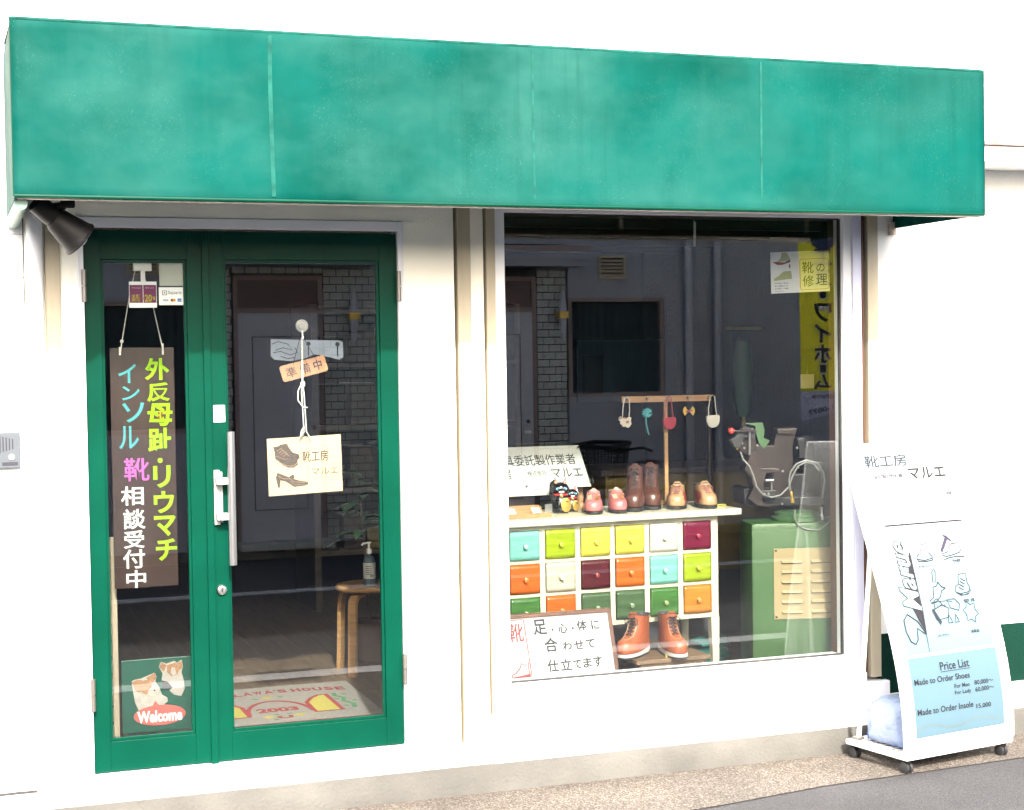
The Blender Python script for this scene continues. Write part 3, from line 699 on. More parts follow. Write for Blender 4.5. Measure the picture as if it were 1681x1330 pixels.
mb = MB(); mb.ribbon(kk([(622, 385), (1080, 342), (1105, 605), (1260, 595), (1280, 820), (795, 865), (775, 660), (645, 668)]), .005, cf, True); build('border_line', mb, mat('thin_red_line', (0.21, 0.084, 0.056), .7), cs)
bk = mat('boot_engraving', (0.051, 0.036, 0.03), .8, var=.35, vscale=60)
mb = MB(); mb.flat(kk([(170, 340), (265, 325), (280, 300), (395, 280), (430, 350), (490, 430), (590, 460), (610, 520), (575, 560), (580, 640), (520, 690), (420, 690), (340, 650), (215, 545), (200, 430)]), cf); build('boot_print', mb, bk, cs)
mb = MB()
for k in range(4): mb.ribbon(kk([(235+k*35, 410+k*30), (300+k*30, 360+k*32), (360+k*28, 420+k*25)]), .008, cf2)
mb.ribbon(kk([(215, 545), (300, 610), (400, 660), (520, 660), (575, 600)]), .009, cf2); mb.ribbon(kk([(215, 490), (385, 560), (410, 530)]), .006, cf2)
build('lace_print', mb, ink('tan_line', (.28, .19, .12)), cs)
mb = MB(); mb.flat(kk([(255, 775), (440, 850), (500, 805), (535, 830), (520, 880), (600, 905), (750, 930), (760, 965), (720, 995), (530, 1018), (400, 930), (305, 905), (300, 1030), (270, 1030), (228, 860)]), cf); build('heel_print', mb, bk, cs)
mb = MB(); mb.ribbon(kk([(270, 830), (330, 870), (430, 880)]), .012, cf2); mb.ribbon(kk([(440, 860), (520, 930), (700, 940)]), .010, cf2); mb.ribbon(kk([(460, 920), (540, 980), (720, 970)]), .006, cf2); build('heel_highlight', mb, ink('tan_line_b', (.22, .15, .10)), cs)
mb = MB(); P1, P2 = card(*K(560, 245)), card(*K(790, 235))
for p in (P1, P2): mb.lathe([(.003, 0), (.003, .0006)], p+nrm*.0008, (0, -1, 0), 10)
build('punched_hole', mb, M['black'], cs)
mb = MB(); top_ = Vector((1.378, .060, 1.930)); kn = Vector((1.385, .060, 1.545)); mid = Vector((1.377, .060, 1.745))
cord(mb, [P1+nrm*.004, P1+Vector((.018, -.012, .028)), kn+Vector((-.004, 0, 0)), mid+Vector((-.003, 0, -.04)), mid, top_], .0028)
cord(mb, [P2+nrm*.004, P2+Vector((-.014, -.012, .026)), kn+Vector((.006, 0, 0)), mid+Vector((.007, 0, -.05)), mid+Vector((.002, 0, 0)), top_+Vector((.002, 0, 0))], .0028)
cord(mb, [mid+Vector((0, -.004, .004)), mid+Vector((-.018, -.004, -.03)), mid+Vector((-.020, -.004, -.07)), mid+Vector((.002, -.004, -.098)), mid+Vector((.020, -.004, -.100))], .0028)
cord(mb, [kn+Vector((-.004, -.004, .02)), kn+Vector((-.014, -.004, .008)), kn+Vector((-.018, -.004, -.016)), kn+Vector((-.008, -.004, -.01))], .0045)
for dz in (0, -.006, -.012): mb.tube([mid+Vector((-.008, -.005, dz)), mid+Vector((.010, -.005, dz+.003))], .0042, 8)
build('cord', mb, M['rope'], cs, smooth=True)
# tilted wooden plate 'preparing'
wp = thing('closed_plate', 'small tilted wooden plate lettered 準備中 hanging from the suction hook', 'sign', (1.382, .075, 1.75))
pc_ = plane_chart((1.302, .072, 1.7475), (.1905, 0, .047), (-.0185, 0, .0655))
mb = MB(); q = []
for cx_, cy_, a0_ in ((.93, .85, 0), (.07, .85, 90), (.07, .15, 180), (.93, .15, 270)):
    for t in range(5): a = R(a0_+t*22.5); q.append((cx_+.06*math.cos(a), cy_+.14*math.sin(a)))
f1 = [mb.bm.verts.new(pc_(*p)) for p in q]; f2 = [mb.bm.verts.new(pc_(*p)+Vector((0, .006, 0))) for p in q]
mb.bm.faces.new(f1); mb.bm.faces.new(f2[::-1])
for i in range(len(q)): j = (i+1) % len(q); mb.bm.faces.new((f1[j], f1[i], f2[i], f2[j]))
build('plate', mb, M['tagwood'], wp)
pf_ = lambda a, b: pc_(a, b)+nrm*.001
mb = MB(); letter(mb, '準', .11, .18, .22, .62, pf_, .004); letter(mb, '備', .41, .18, .22, .62, pf_, .004); letter(mb, '中', .71, .20, .18, .62, pf_, .02); build('lettering', mb, M['greyink'], wp)
mb = MB(); cord(mb, [pc_(.3, .86), (1.378, .072, 1.945)], .0012); cord(mb, [pc_(.8, .86), (1.380, .072, 1.945)], .0012); build('string', mb, M['greyink'], wp)
# mirror-like plate behind it; its bright reflection is painted on as pale blue
mp_ = thing('mirror_plate', 'small mirror-like plate, reflection painted pale blue, with white drawing hanging behind the wooden plate on the door', 'plate', (1.41, .11, 1.84))
q = [(1.262, 1.925), (1.545, 1.917), (1.560, 1.910), (1.562, 1.85), (1.545, 1.838), (1.50, 1.850), (1.44, 1.862), (1.40, 1.845), (1.345, 1.835), (1.275, 1.842), (1.260, 1.856)]
build('plate', MB().prism(q, .108, .112), mat('pale_blue_painted_reflection', (0.154, 0.182, 0.231), .3, var=.2, vscale=9), mp_)
mb = MB(); g2 = xz(.107)
for pts in ([(1.265, 1.905), (1.29, 1.915), (1.33, 1.905), (1.35, 1.88), (1.31, 1.89), (1.28, 1.88)], [(1.27, 1.87), (1.30, 1.875), (1.34, 1.86), (1.37, 1.87), (1.36, 1.89)], [(1.30, 1.855), (1.33, 1.845), (1.36, 1.85)]): mb.ribbon(pts, .0035, g2)
build('drawing', mb, M['greyink'], mp_)
mb = MB()
for x, z in ((1.415, 1.905), (1.537, 1.902)): mb.lathe([(.009, 0), (.009, .004)], (x, .106, z), (0, -1, 0), 14); mb.box(x-.002, x+.002, .103, .106, z-.05, z)
build('hook', mb, M['black'], mp_)

# ================================================================== BEHIND THE DOOR
mt = thing('door_mat', "grey doormat with red arch pattern and the words LAWA'S HOUSE 2003 inside the door", 'mat', (1.33, .95, .251))
mt.rotation_euler = (0, 0, 0)
build('rug', MB().box(.83, 1.838, .52, 1.335, .252, .259, .003), mat('grey_loop_pile', (0.2493, 0.228, 0.2065), .95, var=.12, vscale=60, bump=.6, bscale=500), mt)
gm = lambda z: (lambda a, b: Vector((a, b, z)))
mr_ = mat('mat_red', (0.2457, 0.03185, 0.03185), .95, var=.2, vscale=80); my = mat('mat_yellow', (0.3528, 0.3038, 0.0588), .95, var=.15, vscale=80); mg_ = mat('mat_green', (0.056, 0.182, 0.077), .95, var=.15, vscale=80)
mb = MB(); s_ = "ZELAWA'S HOUSE"; xs_ = [1.150, 1.205, 1.258, 1.306, 1.356, 1.408, 1.457, 1.474, 1.5, 1.539, 1.590, 1.642, 1.695, 1.746]
for ch, x in zip(s_, xs_):
    if ch == ' ': continue
    w_ = .010 if ch == "'" else .043
    yb = 1.165-.45*(x-1.45)**2
    sl_ = (x-1.45)*-.45
    letter(mb, ch, x, yb if ch != "'" else yb+.05, w_, .075 if ch != "'" else .025, (lambda a, b, x0=x, y0=yb, k=sl_: Vector((a, b+(a-x0)*k, .2602))), .04)
letter(mb, '2003', 1.300, .755, .190, .085, gm(.2602), .045)
mb.ribbon([(1.400+.145*math.cos(t), .72+.27*math.sin(t)) for t in [i*PI/22 for i in range(23)]], .022, gm(.2601))
for x0, x1 in ((1.550, 1.672), (1.128, 1.250)):
    arc = [(x0, .90), (x0+.04, .99), ((x0+x1)/2+.02, 1.04), (x1, 1.055)] if x0 > 1.3 else [(x0, 1.055), ((x0+x1)/2-.02, 1.04), (x1-.04, .99), (x1, .90)]
    mb.ribbon([(x0, .69)]+arc+[(x1, .69)], .022, gm(.2603), True)
letter(mb, 'U', 1.365, .615, .07, .05, gm(.2602), .05)
mb.box(.835, 1.83, .528, .536, .2591, .2603)
build('red_pattern', mb, mr_, mt)
mb = MB(); mb.flat([(1.555, .70), (1.668, .70), (1.668, 1.045), (1.62, 1.03), (1.585, .985), (1.555, .90)], gm(.2600)); mb.flat([(1.133, .70), (1.245, .70), (1.245, .90), (1.215, .985), (1.18, 1.03), (1.133, 1.045)], gm(.2600))
for x, y in ((1.33, .66), (1.47, .665), (1.40, 1.075)): mb.flat([(x+(.036 if k % 2 else .018)*math.cos(k*PI/5), y+(.036 if k % 2 else .018)*math.sin(k*PI/5)) for k in range(10)], gm(.2600))
build('yellow_pattern', mb, my, mt)
mb = MB(); mb.ribbon([(1.715, 1.06), (1.705, 1.0), (1.735, .94), (1.718, .87), (1.748, .80), (1.733, .72)], .022, gm(.2600))
for x, y in ((1.755, 1.02), (1.70, .93), (1.77, .87), (1.705, .77), (1.34, 1.06), (1.46, 1.075), (1.37, .70), (1.43, .705), (1.35, .6)): mb.ball((x, y, .2595), .012, 1.2, .8, .12, 8)
build('green_pattern', mb, mg_, mt)
# bentwood stool
SX, SY = 2.03, 1.56
bs = thing('bentwood_stool', 'round bentwood stool with curved legs beside the doormat', 'stool', (SX, SY, .251))
build('seat', MB().lathe([(.165, .672), (.175, .678), (.178, .688), (.172, .698), (.16, .700)], (SX, SY, 0), (0, 0, 1), 40), M['wood'], bs, smooth=True)
for k, a in enumerate((225, 315, 135, 45)):
    ca, sa = math.cos(R(a)), math.sin(R(a)); mb = MB(); pr = []
    path = [(.08, .655), (.120, .655), (.148, .648), (.166, .630), (.172, .60), (.178, .42), (.185, .252)]
    rings = []
    for i, (rr_, z) in enumerate(path):
        j = min(i+1, len(path)-1); h_ = max(i-1, 0); d = Vector((path[j][0]-path[h_][0], path[j][1]-path[h_][1])).normalized(); nn = Vector((-d.y, d.x))*.011
        c0 = [(rr_+nn.x, z+nn.y), (rr_-nn.x, z-nn.y)]
        rings.append([(SX+q_*ca-s2*sa*.022, SY+q_*sa+s2*ca*.022, zz_) for (q_, zz_), s2 in ((c0[0], -1), (c0[0], 1), (c0[1], 1), (c0[1], -1))])
    mb.loft(rings); build('leg', mb, M['wood'], bs, bevel=.002)
bt = thing('pump_bottle', 'clear pump bottle of sanitiser with white label standing on the stool', 'bottle', (2.01, 1.49, .700))
build('bottle', MB().lathe([(.028, 0), (.031, .006), (.031, .125), (.024, .145), (.013, .152), (.013, .160)], (2.01, 1.49, .701), (0, 0, 1), 24), mat('translucent_bottle', (.09, .13, .16), .15, var=.1), bt, smooth=True)
build('label', MB().lathe([(.0316, .035), (.0316, .115)], (2.01, 1.49, .701), (0, 0, 1), 24), M['paper'], bt, smooth=True)
build('pump', MB().lathe([(.014, .160), (.014, .185), (.006, .188), (.006, .210), (.012, .212), (.012, .220)], (2.01, 1.49, .701), (0, 0, 1), 16).tube([(2.01, 1.49, .917), (1.975, 1.475, .914), (1.968, 1.472, .905)], .005, 8), M['white'], bt, smooth=True)
mb = MB(); fcy = lambda a, b: Vector((2.01+.0325*math.sin(a), 1.49-.0325*math.cos(a), b))
for k in range(5): mb.ribbon([(-.9+.2*i_, .80-k*.010) for i_ in range(6)], .003, fcy)
letter(mb, '||||||', -.1, .745, .6, .012, fcy, .03); build('print', mb, M['bink'], bt)
pt = thing('potted_plant', 'leafy green pot plant behind the stool with long pointed leaves', 'plant', (2.10, 1.85, .251))
build('pot', MB().lathe([(.07, 0), (.10, .20), (.11, .21), (.10, .215), (.09, .20)], (2.10, 1.85, .251), (0, 0, 1), 24), mat('brown_pot', (.10, .06, .045), .6), pt, smooth=True)
lf = mat('plant_leaf', (0.054, 0.156, 0.036), .4, var=.5, vscale=8)
mb = MB(); mb.tube([(2.10, 1.85, .45), (2.08, 1.83, .75), (2.05, 1.81, 1.10)], [.008, .007, .004], 7); build('stem', mb, M['stoolwood'], pt, smooth=True)
for k in range(16):
    a = R(150+k*47); z0 = .90+.022*k; L_ = random.uniform(.13, .21); el = random.uniform(-.1, .5)
    mb = MB(); d = Vector((math.cos(a)*math.cos(el), math.sin(a)*math.cos(el), math.sin(el))); sd_ = Vector((-math.sin(a), math.cos(a), 0)); o_ = Vector((2.06, 1.82, z0)); rows_ = []
    for i_ in range(7):
        t = i_/6; c_ = o_+d*L_*t+Vector((0, 0, -.10*t*t*L_*4)); wd = .030*math.sin(PI*min(1, t*.9+.08))**.8
        rows_.append([mb.bm.verts.new(c_-sd_*wd+Vector((0, 0, .006))), mb.bm.verts.new(c_), mb.bm.verts.new(c_+sd_*wd+Vector((0, 0, .006)))])
    for q, t in zip(rows_, rows_[1:]):
        mb.bm.faces.new((q[0], q[1], t[1], t[0])); mb.bm.faces.new((q[1], q[2], t[2], t[1]))
    build('leaf', mb, lf, pt, smooth='all')

# ================================================================== WINDOW DISPLAY
# chest of eighteen coloured drawers
ch = thing('drawer_chest', 'cream chest with three rows of coloured drawers and a white top behind the window', 'chest of drawers', (2.359, .350, .251), R(2.8))
Z0 = .251
def lb(mb, x0, x1, y0, y1, z0, z1, bev=0): return mb.box(x0, x1, y0, y1, z0-Z0, z1-Z0, bev)
build('top', lb(MB(), -.10, 1.165, -.045, .40, 1.085, 1.114, .003), M['chest'], ch, local=True)
zr = [(.929, 1.062), (.779, .912), (.629, .762)]
mb = MB()
for z0, z1 in ((1.062, 1.085), (.912, .929), (.762, .779), (.606, .629)): lb(mb, -.03, 1.062, 0, .34, z0, z1)
for i in range(7):
    x0 = -.028+.175*i
    x1 = x0+(.028 if i != 3 else .026)
    if i == 6: x0, x1 = 1.022, 1.062
    for z0, z1 in zr: lb(mb, x0, x1, 0.0005, .34, z0, z1)
build('frame', mb, M['chest'], ch, local=True, bevel=.0012)
build('back_panel', lb(MB(), -.03, 1.062, .34, .352, .606, 1.085), M['chest'], ch, local=True)
for x, y, s in ((1.022, 0, 1), (-.03, 0, 1), (1.022, .30, 1), (-.03, .30, 1)):
    mb = MB(); mb.loft([[(x+.0, y+0, .605-Z0), (x+.044, y+0, .605-Z0), (x+.044, y+.04, .605-Z0), (x+.0, y+.04, .605-Z0)], [(x+.016, y+.004, .0), (x+.040, y+.004, .0), (x+.040, y+.032, .0), (x+.016, y+.032, .0)]])
    build('leg', mb, M['chest'], ch, local=True, bevel=.002)
def dm(n, c): return mat('drawer_'+n, c, .30, var=.16, vscale=9, stretch=(.6, 1, 7), coat=.4, bump=.25, bscale=14)
DC = {'aqua': dm('aqua', (0.1146, 0.3009, 0.2579)), 'lime': dm('lime', (0.1862, 0.2435, 0.005731)), 'yellow': dm('yellow', (0.3725, 0.3296, 0.04298)), 'white': dm('white', (0.3582, 0.351, 0.3009)), 'magenta': dm('magenta', (0.0961, 0.002621, 0.01965)),
      'orange': dm('orange', (0.3582, 0.07164, 0.005731)), 'cream': dm('cream', (0.3296, 0.308, 0.2435)), 'maroon': dm('maroon', (0.04805, 0.002621, 0.006115)), 'green': dm('green', (0.02865, 0.09315, 0.01791)), 'olive': dm('olive', (0.03582, 0.06805, 0.02865)), 'amber': dm('amber', (0.3009, 0.1146, 0.01074))}
KN = {'aqua': (.20, .42, .34), 'lime': (.30, .36, .03), 'yellow': (.50, .36, .05), 'white': (.5, .47, .38), 'magenta': (.26, .03, .05), 'orange': (.5, .14, .03), 'cream': (.48, .42, .32), 'maroon': (.2, .03, .03), 'green': (.16, .20, .08), 'olive': (.14, .19, .12), 'amber': (.40, .18, .05)}
KM = {k: mat('knob_'+k, v, .15, coat=.8) for k, v in KN.items()}
rows = [['aqua', 'lime', 'yellow', 'yellow', 'white', 'magenta'], ['orange', 'cream', 'maroon', 'orange', 'aqua', 'lime'], ['green', 'orange', 'olive', 'olive', 'green', 'amber']]
dmesh = {}
for r_, (z0, z1) in enumerate(zr):
    for c_ in range(6):
        cn = rows[r_][c_]; x0 = .002+.175*c_; x1 = x0+.143
        if c_ == 5: x1 = 1.0205
        if c_ == 3: x0 -= .001
        mb = MB(); n = 13; m_ = 7; G2 = []
        for i in range(n+1):
            row_ = []
            for j in range(m_+1):
                a, b = i/n, j/m_
                dy = -.0035*math.exp(-((b-.5)/.10)**2)*(.4+.6*abs(math.cos(a*PI*1.5)))-.0025*(math.exp(-((b-.12)/.10)**2)+math.exp(-((b-.88)/.10)**2))*math.sin(a*PI)**2
                row_.append(mb.bm.verts.new((x0+(x1-x0)*a, .004+dy, z0+.002-Z0+(z1-z0-.004)*b)))
            G2.append(row_)
        for p, q in zip(G2, G2[1:]):
            for j in range(m_): mb.bm.faces.new((p[j], q[j], q[j+1], p[j+1]))
        d_ = build('drawer', mb, DC[cn], ch, local=True, smooth='all', label='%s drawer' % {'maroon': 'dark red', 'olive': 'dull green', 'amber': 'amber brown'}.get(cn, cn))
        md = d_.modifiers.new('thickness', 'SOLIDIFY'); md.thickness = .012; md.offset = -1
        zc = (z0+z1)/2-.003-Z0; xc = (x0+x1)/2
        kb = build('knob', MB().lathe([(.005, 0), (.005, .010), (.010, .013), (.0125, .019), (.0105, .026), (.004, .0285)], (xc, -.001, zc), (0, -1, 0), 18), KM[cn], d_, local=True, smooth=True)

# --- shoes
def shoe_rings(prof, side, n=36, toe_in=.008):
    """prof: (z, back, front, half width heel, half width ball); returns rings, heel at y=0, toe towards -y"""
    out = []
    for z, bk_, fr, wh, wb in prof:
        ring = []
        for k in range(n):
            a = 2*PI*k/n; q = (1-math.cos(a))/2
            sm_ = q*q*(3-2*q); hw = wh*(1-sm_)+wb*sm_
            s_ = math.sin(a); x = math.copysign(abs(s_)**.72, s_)*hw
            y = bk_+(fr-bk_)*q
            waist = 1-.10*math.exp(-((q-.42)/.16)**2)*(1 if x*side > 0 else .3)
            ring.append((x*waist-side*toe_in*(y/.27)**2*(1 if y > 0 else 0), -y, z))
        out.append(ring)
    return out
def scale_prof(p, L, H, W): return [(z*H, b*L, f*L, wh*W, wb*W) for z, b, f, wh, wb in p]
def shoe(name, label, loc, rotz, side, prof, upper, sole, solem, group, lace=None, midsole=None, lining=None, accent=None, accent_m=None, drop=.06, bow=True, lace_z=None, straps=None):
    t = thing(name, label, 'shoe', loc, rotz, group)
    sh_, mid_ = sole
    base = prof[0]
    def outl(z, gr, toe=0): return (z, base[1]-gr, base[2]+gr+toe, base[3]+gr, base[4]+gr)
    rs = shoe_rings([outl(0, .001), outl(.002, .003), outl(sh_, .003)], side)
    build('sole', MB().loft(rs), solem, t, local=True, smooth=True)
    if midsole:
        rs = []
        lo = shoe_rings([outl(sh_, .0025)], side)[0]; hi = shoe_rings([outl(mid_, .0025)], side)[0]
        # wedge: thicker under the heel
        hi = [(x, y, z+.012*max(0, 1+y/.16)) for x, y, z in hi]
        build('midsole', MB().loft([lo, hi]), midsole, t, local=True, smooth=True)
    pr = [(z+mid_, b, f, wh, wb) for z, b, f, wh, wb in prof]
    rs = shoe_rings(pr, side)
    H_ = pr[-1][0]
    mb = MB(); bm = mb.bm; V = [[bm.verts.new(p) for p in r] for r in rs]; n = len(rs[0])
    # collar falls away a little to the sides
    for i, r in enumerate(V):
        if pr[i][0] > H_*.8:
            for k, v in enumerate(r):
                q = (1-math.cos(2*PI*k/n))/2; v.co.z += .010*(q-.5)*(pr[i][0]-H_*.8)/(H_*.2)*(drop/.06)-.006*math.sin(q*PI)*(pr[i][0]-H_*.8)/(H_*.2)
    for i in range(len(V)-1):
        for k in range(n):
            f_ = bm.faces.new((V[i][k], V[i][(k+1) % n], V[i+1][(k+1) % n], V[i+1][k]))
            if accent:
                c = f_.calc_center_median()
                if accent(c.x*side, -c.y, c.z, pr): f_.material_index = 1
    bm.faces.new(V[0][::-1])
    rim = [v.co.copy() for v in V[-1]]
    build('upper', mb, [upper]+([accent_m] if accent_m else []), t, local=True, smooth='all')
    cx = sum(v.x for v in rim)/n; cy = sum(v.y for v in rim)/n
    def ins(k_, dz): return [(cx+(v.x-cx)*k_, cy+(v.y-cy)*k_, v.z+dz) for v in rim]
    mb = MB(); mb.loft([ins(1.0, 0), ins(1.02, .004), ins(.90, .005), ins(.86, -.01), ins(.84, -.035)], cap0=False)
    build('lining', mb, lining or M['black'], t, local=True, smooth=True)
    def front(z):
        for a, b in zip(pr, pr[1:]):
            if a[0] <= z <= b[0]:
                k_ = (z-a[0])/(b[0]-a[0]+1e-9); return a[2]+(b[2]-a[2])*k_, a[4]+(b[4]-a[4])*k_
        return pr[-1][2], pr[-1][4]
    def surf(x, z):
        fr, wb = front(z); return Vector((x-side*.008*(fr/.27)**2, -(fr-.020*(abs(x)/max(wb, .01))**1.6)-.0018, z))
    if lace:
        zs = lace_z; mb = MB()
        for i, z in enumerate(zs):
            hw = .0155
            mb.tube([surf(-hw, z), surf(-hw*.4, z)+Vector((0, -.002, 0)), surf(hw*.4, z)+Vector((0, -.002, 0)), surf(hw, z)], .0026, 6)
            if i < len(zs)-1:
                z2 = zs[i+1]
                for s_ in (-1, 1): mb.tube([surf(s_*hw, z), surf(0, (z+z2)/2)+Vector((0, -.003, 0)), surf(-s_*hw, z2)], .0026, 6)
        if bow:
            zt = zs[-1]; c0 = surf(0, zt)+Vector((0, -.005, 0))
            for s_ in (-1, 1):
                mb.tube([c0, c0+Vector((s_*.016, -.008, .006)), c0+Vector((s_*.032, -.008, -.006)), c0+Vector((s_*.030, -.008, -.026)), c0+Vector((s_*.014, -.007, -.014)), c0], .0026, 6)
                mb.tube([c0, c0+Vector((s_*.010, -.009, -.012)), c0+Vector((s_*.018, -.008, -.034))], .0016, 6)
            mb.ball(c0, .004, n=8)
        build('lace', mb, lace, t, local=True, smooth=True)
        mb = MB()
        fr, wb = front(pr[-1][0]); zt = pr[-1][0]
        mb.loft([[(-.018, -fr+.010, zt-.03), (.018, -fr+.010, zt-.03), (.018, -fr+.014, zt-.03), (-.018, -fr+.014, zt-.03)],
                 [(-.021, -fr+.004, zt+.004), (.021, -fr+.004, zt+.004), (.021, -fr+.009, zt+.004), (-.021, -fr+.009, zt+.004)],
                 [(-.012, -fr-.002, zt+.018), (.012, -fr-.002, zt+.018), (.012, -fr+.003, zt+.018), (-.012, -fr+.003, zt+.018)]])
        build('tongue', mb, upper, t, local=True, smooth=True, bevel=.001)
    # seam lines: rows of stitching following the upper
    return t, surf, pr, rs
ANK = [(0, 0, 1, .70, .90), (.06, -.008, 1.005, .74, .95), (.16, -.004, 1.0, .74, .96), (.27, 0, .985, .72, .93), (.33, .003, .955, .70, .86), (.365, .005, .90, .70, .80), (.40, .006, .82, .70, .76), (.46, .010, .73, .68, .74), (.54, .016, .66, .66, .72), (.64, .020, .60, .64, .70), (.76, .020, .56, .64, .70), (.88, .012, .545, .66, .72), (1.0, .002, .55, .70, .74)]
LOW = [(0, 0, 1, .72, .92), (.10, -.006, 1.005, .76, .97), (.28, -.004, 1.0, .76, .97), (.45, 0, .98, .74, .93), (.54, .003, .94, .72, .85), (.60, .006, .87, .70, .78), (.68, .008, .77, .68, .72), (.80, .010, .68, .66, .66), (.90, .008, .63, .66, .62), (1.0, .004, .60, .68, .60)]
orl = mat('orange_tan_leather', (0.2419, 0.0594, 0.02178), .42, var=.10, vscale=9, bump=.12, bscale=300)
brl = mat('dark_brown_leather', (0.07, 0.028, 0.0196), .30, var=.2, vscale=9, coat=.15, bump=.15, bscale=120)
tanl = mat('beige_leather', (0.3, 0.1875, 0.0975), .32, var=.08, vscale=9); redl = mat('dark_red_leather', (0.133, 0.0154, 0.0112), .35, var=.12, vscale=9)
pkl = mat('pink_leather', (.36, .115, .115), .38, var=.08, vscale=9); brn = mat('brown_patch_leather', (.20, .10, .035), .45)
crl = mat('cream_patch_leather', (0.375, 0.285, 0.18), .45)
lcb = mat('dark_brown_lace', (.025, .012, .010), .7); lcr = mat('red_brown_lace', (.18, .07, .05), .6)
msl = mat('white_midsole', (0.385, 0.378, 0.371), .5); padm = mat('dark_padding', (.03, .025, .03), .7)
# stool box the orange boots stand on
ws = thing('step_stool', 'low dark wooden step stool under the orange boots', 'stool', (3.06, .25, .251), R(2))
mb = MB(); mb.box(-.185, .185, -.110, .125, .211, .229); build('top', mb, M['stoolwood'], ws, local=True, bevel=.002)
mb = MB(); mb.box(-.165, .165, -.098, -.084, .150, .2105); build('apron', mb, M['stoolwood'], ws, local=True, bevel=.001)
mb = MB(); mb.box(-.165, .165, .10, .114, .150, .2105); build('apron', mb, M['stoolwood'], ws, local=True, bevel=.001)
for x in (-.170, .145):
    for y in (-.083, .075): build('leg', MB().box(x, x+.025, y, y+.024, 0, .2105), M['stoolwood'], ws, local=True, bevel=.001)
mb = MB()
for x, z in ((-.155, .19), (-.02, .178), (.11, .195), (.15, .195)): mb.lathe([(.0028, 0), (.0028, .0015)], (x, -.098, z), (0, -1, 0), 8)
build('nail', mb, M['chrome'], ws, local=True)
ops = scale_prof(ANK, .250, .158, .054)
lz = [.100, .114, .128, .142, .156, .170]
for lab, loc, rz, sd in (('orange leather lace-up ankle boot on the stool, toe pointing left', (3.020, .345, .4815), R(-50), 1), ('orange leather lace-up ankle boot on the stool, toe pointing right', (3.100, .345, .4815), R(-6), -1)):
    t, surf, pr, rs = shoe('ankle_boot', lab, loc, rz, sd, ops, orl, (.008, .022), M['rubber'], 'pair of orange boots', lace=lcb, midsole=msl, lining=padm, lace_z=lz)
    mb = MB()
    for s_ in (-1, 1): mb.tube([surf(s_*.020, .155), surf(s_*.021, .12), surf(s_*.022, .095), surf(s_*.014, .085)], .0010, 5)
    mb.tube([surf(-.014, .085), surf(0, .083), surf(.014, .085)], .0010, 5)
    build('stitching', mb, crl, t, local=True)
bps = scale_prof(ANK, .245, .180, .056)
lz = [.105+.0145*i for i in range(7)]
for lab, loc, rz, sd in (('tall dark brown lace-up boot on the white top, nearer the pink shoes', (3.110, .640, 1.1165), R(-26), 1), ('tall dark brown lace-up boot on the white top, nearer the beige shoes', (3.205, .690, 1.1165), R(-24), -1)):
    t, surf, pr, rs = shoe('laced_boot', lab, loc, rz, sd, bps, brl, (.016, .018), M['rubber'], 'pair of tall brown boots', lace=lcb, lining=lcb, lace_z=lz)
    mb = MB()
    for s_ in (-1, 1): mb.tube([surf(s_*.020, .19), surf(s_*.021, .14), surf(s_*.022, .11), surf(s_*.012, .096)], .0009, 5)
    mb.tube([surf(-.034, .060), surf(-.018, .066), surf(0, .068), surf(.018, .066), surf(.034, .060)], .0009, 5)
    build('stitching', mb, lcr, t, local=True)
lps = scale_prof(LOW, .235, .092, .054)
for lab, loc, rz, sd in (('low beige and dark red lace-up shoe beside the tall brown boots', (3.330, .64, 1.1165), R(-27), 1), ('low beige and dark red lace-up shoe at the right end beside the price tag', (3.435, .625, 1.1165), R(-15), -1)):
    t, surf, pr, rs = shoe('two_tone_shoe', lab, loc, rz, sd, lps, tanl, (.012, .014), M['rubber'], 'pair of beige and red shoes', lace=lcr, lining=padm, lace_z=[.070, .080, .090, .100], accent=lambda x, y, z, pr: abs(x) > .026 and y < .200 and z < .075 or y < .05, accent_m=redl)
pps = scale_prof(LOW, .195, .082, .049)
def pacc(x, y, z, pr): return .085 < y < .150 and z > .045 and abs(x) > .008 and x > 0
for lab, loc, rz, sd in (('pink strap shoe with cream and brown patches beside the black cats', (2.862, .575, 1.1165), R(-22), 1), ('pink strap shoe with cream and brown patches beside the wooden cup', (2.965, .575, 1.1165), R(-16), -1)):
    t, surf, pr, rs = shoe('strap_shoe', lab, loc, rz, sd, pps, pkl, (.011, .013), M['rubber'], 'pair of pink shoes', lining=crl)
    mb = MB()   # cut-out patches either side of a centre bar
    for s_, mm in ((-1, crl), (1, brn)):
        mb = MB(); P_ = [surf(s_*.006, .066)+Vector((0, .0002, 0)), surf(s_*.024, .062), surf(s_*.026, .078), surf(s_*.008, .084)]
        mb.poly([p+Vector((0, -.0022, .001)) for p in P_]); pa = build('patch', mb, mm, t, local=True); q_ = pa.modifiers.new('thickness', 'SOLIDIFY'); q_.thickness = .0015
    mb = MB(); mb.tube([surf(-.028, .078)+Vector((0, .012, 0)), surf(-.016, .088), surf(0, .091), surf(.016, .088), surf(.030, .076)+Vector((0, .010, 0))], [.006, .0065, .0065, .0065, .006], 8); build('strap', mb, pkl, t, local=True, smooth=True)
    mb = MB(); mb.loft([[(-.008, -.118, .088), (.008, -.118, .088), (.008, -.112, .088), (-.008, -.112, .088)], [(-.014, -.104, .104), (.014, -.104, .104), (.014, -.098, .104), (-.014, -.098, .104)], [(-.004, -.100, .113), (.004, -.100, .113), (.004, -.095, .113), (-.004, -.095, .113)]]); build('tongue', mb, pkl, t, local=True, bevel=.001)
